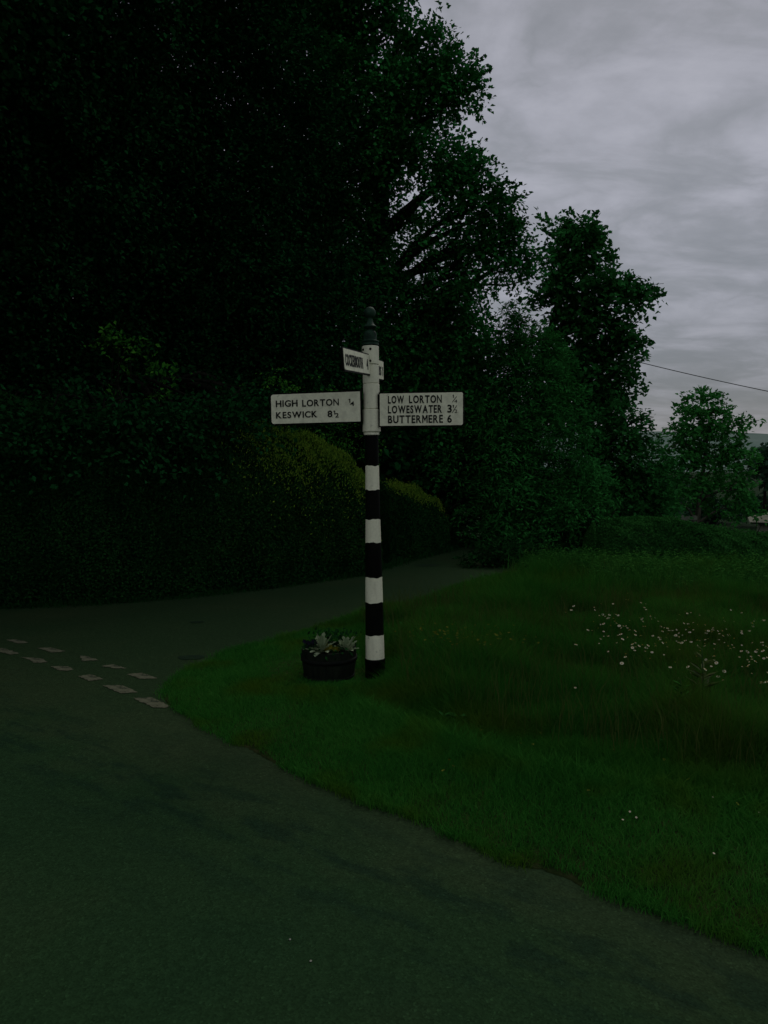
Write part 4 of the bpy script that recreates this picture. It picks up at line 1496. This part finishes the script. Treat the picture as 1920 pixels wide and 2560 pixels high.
def bar_piece(x0, y0, x1, y1, t):
    d = np.array([x1 - x0, y1 - y0])
    n = np.array([-d[1], d[0]]) / np.linalg.norm(d) * t / 2
    a, b = np.array([x0, y0]), np.array([x1, y1])
    return np.array([[*(a - n), 0], [*(b - n), 0], [*(b + n), 0], [*(a + n), 0]]), [[0, 1, 2, 3]]


def round_rect(w, h, rads, seg=6):
    """rads: corner radii tl, tr, br, bl; origin top-left, y down is negative"""
    pts = []
    for (cx, cy, a0, r) in ((0, 0, 180, rads[0]), (w, 0, 90, rads[1]), (w, -h, 0, rads[2]), (0, -h, -90, rads[3])):
        ccx = cx + (r if cx == 0 else -r)
        ccy = cy + (-r if cy == 0 else r)
        for i in range(seg + 1):
            a = R(a0 - 90 * i / seg)
            pts.append((ccx + r * math.cos(a), ccy + r * math.sin(a)))
    return pts


def slab(mb, pts, z0, z1, bevel=0.0):
    lo = [mb.bm.verts.new((x, y, z0)) for x, y in pts]
    hi = [mb.bm.verts.new((x, y, z1)) for x, y in pts]
    mb.face(lo[::-1])
    mb.face(hi)
    n = len(pts)
    for i in range(n):
        mb.face([lo[i], lo[(i + 1) % n], hi[(i + 1) % n], hi[i]])


def arm(TL, TR, BL, h_frac_words, rads, border, fix_x, label=None):
    """TL, TR, BL: corners of the white face in the post's own frame; words in face fractions"""
    TL, TR, BL = (Vector(q) for q in (TL, TR, BL))
    ex = (TR - TL)
    w = ex.length
    ex.normalize()
    ey = (TL - BL)
    h = ey.length
    ez = ex.cross(ey).normalized()          # towards the reader
    ey = ez.cross(ex)
    mw = Matrix(((ex.x, ey.x, ez.x, TL.x), (ex.y, ey.y, ez.y, TL.y), (ex.z, ey.z, ez.z, TL.z), (0, 0, 0, 1)))
    b = border
    mb = MB()
    slab(mb, [(x - b, y + b) for x, y in round_rect(w + 2 * b, h + 2 * b, [r_ + (b if r_ > 0.004 else 0) for r_ in rads])], -0.016, 0.0)
    # the black socket that grips the plate at the pole
    a = mb.build('sign_arm', M['black'], signpost)
    a.matrix_local = mw
    if label:
        a['label'] = label
    mb = MB()
    slab(mb, round_rect(w, h, rads), -0.004, 0.0035)
    mb.build('sign_face', M['white'], a)
    rows = {}
    for item in h_frac_words:
        y = (item[2] + item[4]) / 2 if item[0] == '/' else (item[3] + item[4]) / 2
        rows.setdefault(len(rows), []).append(item)      # every word and figure is cast on separately
    for row in rows.values():
        mb = MB()
        for item in row:
            if item[0] == '/':
                _, xa, ya, xb, yb, t = item
                V, F = bar_piece(xa * w, -ya * h, xb * w, -yb * h, t)
            else:
                t_, xa, xb, ya, yb, bold = item
                V, F = text_piece(t_, xa * w, xb * w, -yb * h, -ya * h, bold)
            lo = [mb.bm.verts.new((x, y, 0.0040)) for x, y, _ in V]
            hi = [mb.bm.verts.new((x, y, 0.0062)) for x, y, _ in V]
            ed = {}
            for f in F:
                mb.face([hi[i] for i in f])
                for i, j in zip(f, f[1:] + f[:1]):
                    if (j, i) in ed:
                        del ed[(j, i)]
                    else:
                        ed[(i, j)] = 1
            for i, j in ed:
                mb.face([lo[i], lo[j], hi[j], hi[i]])
        mb.build('lettering', M['letter'], a, recalc=False)
    return a


Lrot = Matrix.Rotation(R(0.82), 4, 'Y') @ Matrix.Translation((-post_base[0], -SP_Y, 0))


def loc(u, v, Y):
    """full-picture pixel at distance Y, in the signpost's own (leaning) frame"""
    return Lrot @ Vector(P(u, v, Y, 1.0))


yp = SP_Y - 0.055
BO = 0.024
WL = [('HIGH', .054, .303, .205, .43, BO), ('LORTON', .355, .765, .215, .445, BO), ('KESWICK', .054, .522, .60, .82, BO), ('8', .637, .690, .605, .83, BO),
      ('1', .704, .722, .61, .745, .015), ('2', .722, .762, .695, .845, .015), ('1', .874, .893, .235, .365, .015), ('4', .887, .937, .325, .475, .02)]
arm(loc(677.6, 987, yp + 0.13), loc(900, 978.6, yp), loc(681.0, 1060, yp + 0.13), WL, [0.018, 0.002, 0.002, 0.018], 0.010, 0,
    'broad arm reading HIGH LORTON and KESWICK')
WR = [('LOW', .100, .295, .075, .315, BO + .008), ('LORTON', .355, .748, .075, .315, BO + .008), ('LOWESWATER', .100, .750, .378, .62, BO + .006), ('BUTTERMERE', .100, .763, .682, .925, BO),
      ('3', .815, .868, .375, .62, BO), ('6', .815, .868, .682, .925, BO),
      ('1', .877, .892, .385, .475, .0), ('/', .873, .625, .928, .40, .0035), ('2', .902, .934, .525, .625, .0),
      ('1', .877, .892, .075, .165, .0), ('/', .873, .305, .925, .13, .0035), ('4', .899, .932, .225, .315, .0)]
arm(loc(949.6, 984.2, yp), loc(1157.5, 980.4, yp - 0.09), loc(950.2, 1064.8, yp), WR, [0.002, 0.014, 0.014, 0.002], 0.009, 0,
    'broad arm reading LOW LORTON, LOWESWATER and BUTTERMERE')
# the arm coming towards the near road
WC = [('COCKERMOUTH', .035, .70, .24, .80, .015), ('4', .86, .925, .24, .80, .02)]
arm(loc(857.2, 870, yp - 0.60), loc(921, 887.5, yp - 0.01), loc(860.5, 923.5, yp - 0.60), WC, [0.006, 0.004, 0.004, 0.010], 0.009, 0,
    'arm turned edge-on towards the near road reading COCKERMOUTH')
# and its opposite, half hidden behind the pole
WB = [('BS', .52, .76, .30, .80, .015), ('1', .86, .915, .30, .80, .02)]
arm(loc(930, 894.5, yp + 0.075), loc(957.6, 905, yp + 0.66), loc(930, 945 - 2, yp + 0.075), WB, [0.004, 0.01, 0.01, 0.004], 0.008, 0,
    'arm pointing away, mostly hidden behind the pole')
# black clamp brackets between collar and plates
mb = MB()
for (u0, v0, u1, v1) in ((899.5, 979, 906, 1058), (942, 986, 949.5, 1066)):
    a, b_ = loc(u0, v0, yp + 0.03), loc(u1, v1, yp + 0.03)
    mb.box((min(a.x, b_.x), a.y - 0.012, min(a.z, b_.z)), (max(a.x, b_.x), a.y + 0.028, max(a.z, b_.z)), 0.003)
mb.build('clamp_bracket', M['black'], signpost)

# ------------------------------------------------------------------ planter and its plants
pl_c = G(711, 1478, 0.055)
PY = float(pl_c[1]) + 0.17
mpp = K * PY / FPX
ptop = P(711, 1413, PY - 0.19)
planter = thing('planter', 'dark wooden half barrel planter on the grass at the foot of the signpost', 'planter', (P(711, 1478, PY)[0], PY, 0.05))
R1, R0 = 60 * mpp, 52 * mpp
HT = float(ptop[2]) - 0.05
mb = MB()
nst = 18
for i in range(nst):
    a0, a1 = 2 * math.pi * (i + 0.012) / nst, 2 * math.pi * (i + 0.988) / nst
    q = []
    for rad_, z in ((R0, -0.03), ((R0 + R1) / 2 + 0.008, HT * 0.5), (R1, HT + random.uniform(-.003, .003))):
        for t in (rad_, rad_ - 0.022):
            q.append([mb.bm.verts.new((t * math.cos(a), t * math.sin(a), z)) for a in (a0, (a0 + a1) / 2, a1)])
    for s in range(2):
        o0, o1 = q[2 * s], q[2 * s + 2]
        i0, i1 = q[2 * s + 1], q[2 * s + 3]
        for k in range(2):
            mb.face([o0[k], o0[k + 1], o1[k + 1], o1[k]])
            mb.face([i0[k], i1[k], i1[k + 1], i0[k + 1]])
        for k in (0, 2):
            mb.face([o0[k], i0[k], i1[k], o1[k]])
    for k in range(2):
        mb.face([q[4][k], q[4][k + 1], q[5][k + 1], q[5][k]])
mb.build('tub', M['stave'], planter)
for zf0, zf1 in ((0.63, 0.76), (0.10, 0.18)):
    mb = MB()
    prof = []
    for f, e in ((zf0, 0.001), (zf0, 0.007), (zf1, 0.007), (zf1, 0.001)):
        prof.append((R0 + (R1 - R0) * f + 0.009 * (1 - abs(2 * f - 1)) + e, HT * f))
    mb.lathe(prof, 54, closed=False)
    mb.build('hoop', M['hoop'], planter)
mb = MB()
mb.lathe([(R1 - 0.024, HT - 0.05), (R1 - 0.024, HT - 0.016), (R1 * 0.5, HT - 0.002), (0.002, HT + 0.004)], 30)
mb.build('soil', M['compost'], planter)
pbase = np.array([planter.location.x, PY, 0.05 + HT - 0.02])


def silver_plant(cx, cy, s, label, n=26, tilt=0.0):
    root = thing('silver_leaved_plant', label, 'plant', (cx, cy, pbase[2]), 'silver plants in the planter')
    mb = MB()
    for i in range(n):
        a = 2.4 * i + random.uniform(-.3, .3)
        el = R(random.uniform(58, 82)) if i < 6 else R(random.uniform(18, 55))
        Ln = s * random.uniform(0.8, 1.15) * (1.0 if i < 11 else 0.75)
        d = Vector((math.cos(a) * math.cos(el) + tilt, math.sin(a) * math.cos(el), math.sin(el)))
        sd = d.cross(Vector((0, 0, 1))).normalized()
        up = sd.cross(d)
        segs = 9
        prev = None
        for j in range(segs + 1):
            t = j / segs
            c = d * Ln * t + Vector((0, 0, -0.25 * Ln * t * t * math.cos(el)))
            lobe = 1.0 if j % 2 == 0 else 0.42
            wd = s * 0.185 * math.sin(math.pi * min(0.98, t * 0.86 + 0.1)) ** 0.7 * lobe + 0.001
            if j == segs:
                wd = 0.002
            cur = [mb.bm.verts.new(c - sd * wd + up * wd * 0.35), mb.bm.verts.new(c), mb.bm.verts.new(c + sd * wd + up * wd * 0.35)]
            if prev:
                mb.face([prev[0], prev[1], cur[1], cur[0]])
                mb.face([prev[1], prev[2], cur[2], cur[1]])
            prev = cur
    mb.build('leaves', M['silver_leaf'], root, recalc=False)


a = P(695, 1405, PY - 0.08)
silver_plant(a[0], PY - 0.09, 0.16, 'larger silver leaved plant in the left half of the planter')
a = P(748, 1405, PY - 0.06)
silver_plant(a[0], PY - 0.07, 0.15, 'smaller silver leaved plant in the right half of the planter', 22)


def bedding(cx, w, h, nflow, fmat, label, name, leafy=160, y=None):
    y = PY - 0.06 if y is None else y
    root = thing(name, label, 'plant', (cx, y, pbase[2]))
    C = np.stack([rng.normal(size=leafy) * w * 0.5, rng.normal(size=leafy) * 0.05, rng.random(leafy) * h - 0.01], -1)
    U = rng.normal(size=(leafy, 3)) + [0, 0, .4]
    link('leaves', leaves_mesh('leaves', C, U, rng.normal(size=(leafy, 3)) * 0.6 + [0, -0.4, 1], 0.03 + 0.015 * rng.random(leafy), 0.018), M['hedge'], root)
    for i in range(nflow):
        mb = MB()
        c = Vector((rng.normal() * w * 0.42, rng.normal() * 0.04 - 0.03, h * random.uniform(0.5, 1.05)))
        f = Vector((rng.normal() * .4, -1, 0.5 + rng.normal() * .3)).normalized()
        sx = f.cross(Vector((0, 0, 1))).normalized()
        sy = sx.cross(f)
        for k in range(5):
            a_ = 2 * math.pi * k / 5
            t = sx * math.cos(a_) + sy * math.sin(a_)
            s_ = sx * -math.sin(a_) + sy * math.cos(a_)
            q = 0.016
            vs = [mb.bm.verts.new(c), mb.bm.verts.new(c + t * q * .7 + s_ * q * .55 + f * .003), mb.bm.verts.new(c + t * q * 1.15 + f * .002), mb.bm.verts.new(c + t * q * .7 - s_ * q * .55 + f * .003)]
            mb.face(vs)
        mb.build('flower', fmat, root, recalc=False)


bedding(P(674, 1400, PY)[0], 0.05, 0.09, 14, M['violet'], 'dark violet flowers spilling at the left end of the planter', 'violet_bedding_plant', 120)
bedding(P(722, 1400, PY)[0], 0.10, 0.06, 8, M['yellow_pansy'], 'small yellow flowered plant between the two silver plants', 'yellow_bedding_plant', 110, PY - 0.10)
bedding(P(715, 1400, PY)[0], 0.16, 0.15, 0, M['yellow'], 'dark green leafy plant behind the silver plants in the planter', 'leafy_bedding_plant', 200, PY + 0.05)


# ------------------------------------------------------------------ small flowers
def daisy_mesh():
    mb = MB()
    mb.mi = 2
    mb.tube([(0, 0, -0.30), (0.004, 0.003, -0.15), (0, 0, 0)], [0.0018, 0.0016, 0.0014], 4)
    mb.mi = 0
    for k in range(12):
        a_ = 2 * math.pi * k / 12
        t = Vector((math.cos(a_), math.sin(a_), 0.05))
        s_ = Vector((-math.sin(a_), math.cos(a_), 0))
        vs = [mb.bm.verts.new(t * 0.005), mb.bm.verts.new(t * 0.016 + s_ * 0.0055), mb.bm.verts.new(t * 0.026), mb.bm.verts.new(t * 0.016 - s_ * 0.0055)]
        mb.face(vs)
    mb.mi = 1
    mb.lathe([(0.008, 0.001), (0.007, 0.004), (0.003, 0.006)], 8)
    me = bpy.data.meshes.new('oxeye_daisy')
    mb.bm.to_mesh(me)
    mb.bm.free()
    for m_ in (M['petal'], M['eye'], M['stem']):
        me.materials.append(m_)
    return me


# places read off the photograph (zoom of x 1000-1920, y 1400-2400 at 1.803)
DZ = [(745, 236), (772, 226), (783, 208), (906, 198), (960, 198), (1086, 193), (1102, 215), (878, 226), (914, 246), (944, 248), (974, 246), (984, 250), (918, 288), (950, 296), (988, 297), (940, 262),
      (847, 316), (904, 356), (938, 344), (995, 335), (1003, 357), (1035, 316), (1060, 320), (1085, 342), (1088, 268), (1096, 278), (1080, 262), (1106, 300), (1062, 338), (1140, 342), (1166, 350), (1183, 322), (1176, 300), (1205, 308), (1200, 350),
      (1230, 318), (1243, 340), (1256, 330), (1236, 342), (1280, 286), (1298, 288), (1306, 326), (1295, 242), (1286, 364), (1256, 372), (1270, 374), (1312, 370), (1150, 378), (1152, 388), (1118, 386), (1092, 384), (1078, 388), (1062, 392), (1048, 396), (1048, 380),
      (1110, 396), (1136, 416), (1058, 408), (1184, 374), (1205, 392), (1340, 362), (1376, 360), (1380, 330), (1390, 320), (1410, 316), (1425, 322), (1408, 324), (1452, 320), (1456, 342), (1484, 342), (1478, 338), (1540, 238), (1462, 276), (1506, 278), (1590, 300), (1588, 286),
      (1540, 330), (1575, 320), (1640, 272), (1566, 414), (1540, 412), (1582, 436), (1604, 414), (1618, 432), (1636, 410), (1640, 444), (1602, 458), (1655, 440), (1490, 400), (1632, 372), (1652, 392), (1018, 425), (1016, 437), (1000, 466), (1240, 462), (1218, 484),
      (1298, 482), (1312, 510), (1376, 494), (1368, 490), (1380, 448), (1416, 434), (1426, 464), (1416, 452), (1404, 516), (1434, 526), (1462, 502), (1456, 542), (1256, 535), (1388, 546), (1566, 482), (1572, 474), (1632, 552), (1652, 550), (790, 576), (793, 382)]
n_read = len(DZ)
for _ in range(120):
    a_ = random.random()
    DZ.append((860 + 800 * a_, 235 + 160 * a_ + random.gauss(0, 70)))
dme = daisy_mesh()
for i, (zx, zy) in enumerate(DZ):
    u, v = 1000 + zx / 1.803, 1400 + zy / 1.803
    hz = 0.30 + random.uniform(-0.03, 0.05)
    if zy > 500:
        hz = 0.24
    q = G(u, v, hz, 1.0)
    o = bpy.data.objects.new('oxeye_daisy', dme)
    col.objects.link(o)
    o.location = q
    s = random.uniform(0.32, 0.58) if i < n_read else random.uniform(0.22, 0.36)
    o.scale = (s, s, 1)
    o.rotation_euler = (R(random.uniform(-22, 40)), R(random.uniform(-34, 34)), random.uniform(-0.7, 0.7))
    tag(o, 'white oxeye daisy standing in the long grass of the meadow right of the signpost', 'flower', 'oxeye daisies in the meadow')


def butter_mesh():
    mb = MB()
    mb.mi = 1
    mb.tube([(0, 0, -0.22), (0.006, 0, -0.1), (0, 0, 0)], [0.0015, 0.0013, 0.001], 4)
    mb.mi = 0
    for k in range(5):
        a_ = 2 * math.pi * k / 5
        t = Vector((math.cos(a_), math.sin(a_), 0.5))
        s_ = Vector((-math.sin(a_), math.cos(a_), 0))
        vs = [mb.bm.verts.new(t * 0.001), mb.bm.verts.new(t * 0.008 + s_ * 0.006), mb.bm.verts.new(t * 0.012), mb.bm.verts.new(t * 0.008 - s_ * 0.006)]
        mb.face(vs)
    me = bpy.data.meshes.new('yellow_meadow_flower')
    mb.bm.to_mesh(me)
    mb.bm.free()
    me.materials.append(M['yellow'])
    me.materials.append(M['stem'])
    return me


bme = butter_mesh()
spots = []
for _ in range(62):
    spots.append((1000 + random.gauss(225, 85) / 1.803, 1400 + random.gauss(335, 22) / 1.803))
for _ in range(30):
    spots.append((1000 + random.gauss(480, 90) / 1.803, 1400 + random.gauss(345, 22) / 1.803))
for u, v in spots:
    q = G(u, v, 0.35 + random.uniform(-.05, .06), 1.0)
    if not in_poly(np.array([q[:2]]), verge_poly)[0]:
        continue
    o = bpy.data.objects.new('yellow_meadow_flower', bme)
    col.objects.link(o)
    o.location = q
    s = random.uniform(0.5, 1.0)
    o.scale = (s, s, 1.35)
    o.rotation_euler = (R(random.uniform(0, 40)), R(random.uniform(-30, 30)), random.uniform(0, 6.28))
    tag(o, 'small yellow flower in the drift of yellow flowers behind the signpost', 'flower', 'yellow flowers behind the signpost')
for zx, zy in [(222, 902), (195, 950), (545, 828), (598, 832), (182, 636), (512, 752), (575, 672), (430, 680), (366, 768), (20, 632), (515, 656), (240, 930), (960, 855), (850, 1040), (1520, 1100), (630, 780), (1190, 900), (1300, 990), (720, 720), (330, 650)]:
    q = G(1000 + zx / 1.803, 1400 + zy / 1.803, 0.12, 1.0)
    o = bpy.data.objects.new('yellow_meadow_flower', bme)
    col.objects.link(o)
    o.location = q
    o.scale = (0.8, 0.8, 0.6)
    o.rotation_euler = (R(random.uniform(0, 40)), R(random.uniform(-30, 30)), random.uniform(0, 6.28))
    tag(o, 'lone yellow flower in the grass between the meadow and the near road', 'flower', 'scattered yellow flowers near the road')
cme = daisy_mesh()
for zx, zy in [(1036, 1134), (1065, 1160), (1004, 1170), (684, 936), (1412, 1068), (1618, 1138), (1415, 1322)]:
    q = G(1000 + zx / 1.803, 1400 + zy / 1.803, 0.10, 1.0)
    o = bpy.data.objects.new('small_lawn_daisy', cme)
    col.objects.link(o)
    o.location = q
    o.scale = (0.2, 0.2, 0.22)
    o.rotation_euler = (R(random.uniform(10, 40)), R(random.uniform(-20, 20)), 0)
    tag(o, 'tiny white daisy low in the mown grass by the near road', 'flower', 'tiny daisies in the mown grass')


def dock(u, v, H, label, mat, n=46):
    b = G(u, v, 0.07, 1.0)
    root = thing('dock_plant', label, 'plant', tuple(b))
    mb = MB()
    mb.tube([(0, 0, -0.03), (0.01, 0, H * .5), (0.0, 0.01, H)], [0.005, 0.004, 0.002], 6)
    mb.build('stem', M['stem'], root)
    t = np.sort(rng.random(n))
    a = rng.random(n) * 6.28
    o = np.stack([np.cos(a), np.sin(a), 0.5 + 0 * a], -1)
    L = 0.17 * (1.05 - 0.8 * t)
    C = np.stack([0 * t, 0 * t, H * t], -1) + o * L[:, None] * 0.5
    link('leaves', leaves_mesh('leaves', C, o, np.stack([rng.normal(size=n) * .3, rng.normal(size=n) * .3, np.ones(n)], -1), L, L * 0.26), mat, root)


dock(1752, 1795, 0.42, 'tall yellowish dock plant standing in the meadow below the daisies', M['straw_grass'])
dock(1700, 1830, 0.30, 'shorter green dock plant left of the yellowish dock', M['weed'])

# ------------------------------------------------------------------ road markings, patches, litter
# each dash by its corners in a zoom of x 0-480, y 1560-1800 at 3.456
DASH = [  # nearer row
    ([(-120, 196), (40, 210), (172, 256), (90, 262), (-60, 228)], 'worn white road dash of the nearer row, cut by the left edge'),
    ([(165, 285), (360, 296), (415, 330), (290, 336), (262, 308)], 'worn white road dash of the nearer row, second from the left edge'),
    ([(438, 364), (590, 366), (632, 392), (585, 404), (510, 398)], 'ragged white road dash in the middle of the nearer row'),
    ([(675, 450), (790, 434), (894, 474), (770, 492)], 'white road dash of the nearer row, third from the grass corner'),
    ([(886, 530), (1050, 526), (1198, 588), (1040, 598)], 'white road dash of the nearer row, second from the grass corner'),
    ([(1148, 640), (1310, 632), (1470, 706), (1430, 722), (1330, 722)], 'large white road dash of the nearer row, touching the grass corner'),
    # farther row
    ([(50, 134), (150, 134), (252, 160), (160, 168)], 'faint white road dash at the far left of the farther row'),
    ([(318, 206), (440, 202), (568, 236), (450, 246)], 'white road dash of the farther row, second from its left end'),
    ([(690, 272), (730, 272), (858, 312), (708, 320)], 'worn triangular white dash in the middle of the farther row'),
    ([(870, 362), (980, 346), (1100, 384), (1000, 382)], 'thin flaking white dash of the farther row'),
    ([(1092, 434), (1225, 420), (1364, 468), (1215, 474)], 'white road dash of the farther row, nearest the grass corner')]


def ragged(poly, n=36, amp=0.004):
    poly = np.asarray(poly)
    cl_ = np.vstack([poly, poly[:1]])
    d = np.r_[0, np.cumsum(np.linalg.norm(np.diff(cl_, axis=0), axis=1))]
    t = np.linspace(0, d[-1], n, endpoint=False)
    q = np.stack([np.interp(t, d, cl_[:, k]) for k in range(2)], -1)
    return q + rng.normal(size=q.shape) * amp


for pts, lb in DASH:
    poly = [G(x / 3.456, 1560 + y / 3.456, 0.004, 1.0)[:2] for x, y in pts]
    q = ragged(poly)
    c = q.mean(0)
    mb = MB()
    vs = [mb.bm.verts.new((x - c[0], y - c[1], 0)) for x, y in q]
    f = mb.face(vs)
    f.normal_update()
    if f.normal.z < 0:
        f.normal_flip()
    o = mb.build('painted_road_dash', M['paint'], recalc=False)
    o.location = (c[0], c[1], 0.004)
    tag(o, lb, 'road marking', 'give way dashes across the road mouth')

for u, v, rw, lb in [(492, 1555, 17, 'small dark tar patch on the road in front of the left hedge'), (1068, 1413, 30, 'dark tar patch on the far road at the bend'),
                     (478, 1643, 34, 'dark patch painted as shade on the road by the grass corner')]:  # last one: shadow at the verge edge painted as a dark disc
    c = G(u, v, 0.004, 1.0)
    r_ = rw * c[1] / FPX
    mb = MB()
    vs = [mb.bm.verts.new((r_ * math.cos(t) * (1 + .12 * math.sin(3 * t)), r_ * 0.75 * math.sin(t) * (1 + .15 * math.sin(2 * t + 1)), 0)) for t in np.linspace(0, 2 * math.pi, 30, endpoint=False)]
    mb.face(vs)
    o = mb.build('tar_shade_patch', M['tar'], recalc=False)
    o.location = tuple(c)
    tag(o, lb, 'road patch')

mb = MB()
q = [G(x, y, 0.006, 1.0) for x, y in ((1258, 2146), (1268, 2149), (1278, 2153), (1281, 2158))]
c = q[1]
mb.tube([tuple(a - c) for a in q], 0.0015, 5)
o = mb.build('straw_stalk', M['straw'])
o.location = tuple(c)
tag(o, 'bent pale straw lying on the near road by the verge', 'straw')
for u, v, lb in [(725, 2348, 'tiny pale stone on the near road below the signpost'), (777, 2402, 'tiny pale stone lowest on the near road')]:
    c = G(u, v, 0.003, 1.0)
    mb = MB()
    g = bmesh.ops.create_icosphere(mb.bm, subdivisions=2, radius=0.004)
    for vtx in g['verts']:
        vtx.co *= 1 + rng.normal() * 0.12
        vtx.co.z *= 0.6
    o = mb.build('pebble', M['stone'])
    o.location = tuple(c)
    tag(o, lb, 'stone')


# ------------------------------------------------------------------ cables, shed, fence
def cable(a, b, sag, r_, label):
    a, b = np.asarray(a), np.asarray(b)
    mid = (a + b) / 2
    mb = MB()
    pts = []
    for t in np.linspace(0, 1, 24):
        p = a + (b - a) * t
        p = p - np.array([0, 0, sag * 4 * t * (1 - t)])
        pts.append(tuple(p - mid))
    mb.tube(pts, r_, 6)
    o = mb.build('overhead_cable', M['cable'])
    o.location = tuple(mid)
    tag(o, label, 'cable')


cable(P(1100, 705, 34), P(1900, 890, 30), 0.25, 0.016, 'thin overhead cable crossing the sky to the right of the tall slender tree')
cable(P(835, 80, 15.5), P(905, -100, 12.5), 0.02, 0.007, 'short length of dark cable above the top of the ragged tree')

sY = 29.0
sx0 = P(1635, 1150, sY)[0]
sz_g = float(gh(sx0 + 1, sY))
eave = float(P(1640, 1127, sY)[2])
ridge = eave + 0.55
shed = thing('shed', 'pale boarded shed with a low roof at the right edge behind the hedge', 'shed', (sx0, sY, sz_g))
W_, D_ = 3.6, 2.6
shed.rotation_euler = (0, 0, R(-24))
mb = MB()
H_ = eave - sz_g
nb = 22
for i in range(nb):
    x0 = 0.08 + (W_ - 0.08) * i / nb
    mb.box((x0, random.uniform(0, .008), -0.1), (x0 + (W_ - .08) / nb - 0.012, 0.03, H_ - 0.02))
mb.box((0.085, 0.031, -0.1), (W_ - .005, D_, H_ - 0.025))
mb.build('wall', M['shed_wall'], shed)
mb = MB()
mb.box((0.62, -0.012, -0.05), (0.66, -0.002, H_ - 0.12))
mb.box((1.42, -0.012, -0.05), (1.46, -0.002, H_ - 0.12))
mb.build('door_gap', M['shed_dark'], shed)
mb = MB()
ov = 0.26
rz = ridge - sz_g
a = [(-ov, -ov, H_), (W_ + ov, -ov, H_), (W_ + ov, D_ + ov, H_), (-ov, D_ + ov, H_)]
b_ = [(1.25, D_ / 2, rz), (W_ - 0.4, D_ / 2, rz)]
vs = [mb.bm.verts.new(p) for p in a] + [mb.bm.verts.new(p) for p in b_]
v2 = [mb.bm.verts.new((p[0], p[1], p[2] - 0.06)) for p in a]
for f in ([0, 1, 5, 4], [2, 3, 4, 5], [3, 0, 4], [1, 2, 5]):
    mb.face([vs[i] for i in f])
for i in range(4):
    mb.face([vs[i], v2[i], v2[(i + 1) % 4], vs[(i + 1) % 4]])
mb.face(v2)
mb.build('roof', M['shed_roof'], shed)
mb = MB()
mb.box((-ov + .05, -ov - 0.02, H_ - 0.075), (W_ + ov, -ov - 0.003, H_ - 0.01))
mb.build('fascia', M['shed_dark'], shed)

fY = 21.5
fa, fb = P(1474, 1115, fY), P(1500, 1116, fY)
fence = thing('rail_fence', 'short weathered grey piece of rail fence left of the thin forked trunk', 'fence', (fa[0], fY, float(gh(fa[0], fY))))
fz = float(fa[2]) - fence.location.z
for x in (0.0, fb[0] - fa[0]):
    mb = MB()
    mb.box((x - .035, -.045, -.2), (x + .035, .045, fz + random.uniform(0.02, .05)), 0.006)
    mb.build('post', M['rail'], fence)
for dz in (0.0, 0.3, 0.6):
    mb = MB()
    mb.box((-0.06, -.065, fz - dz - 0.11), (fb[0] - fa[0] + 0.06, -.047, fz - dz), 0.004)
    mb.build('rail', M['rail'], fence)
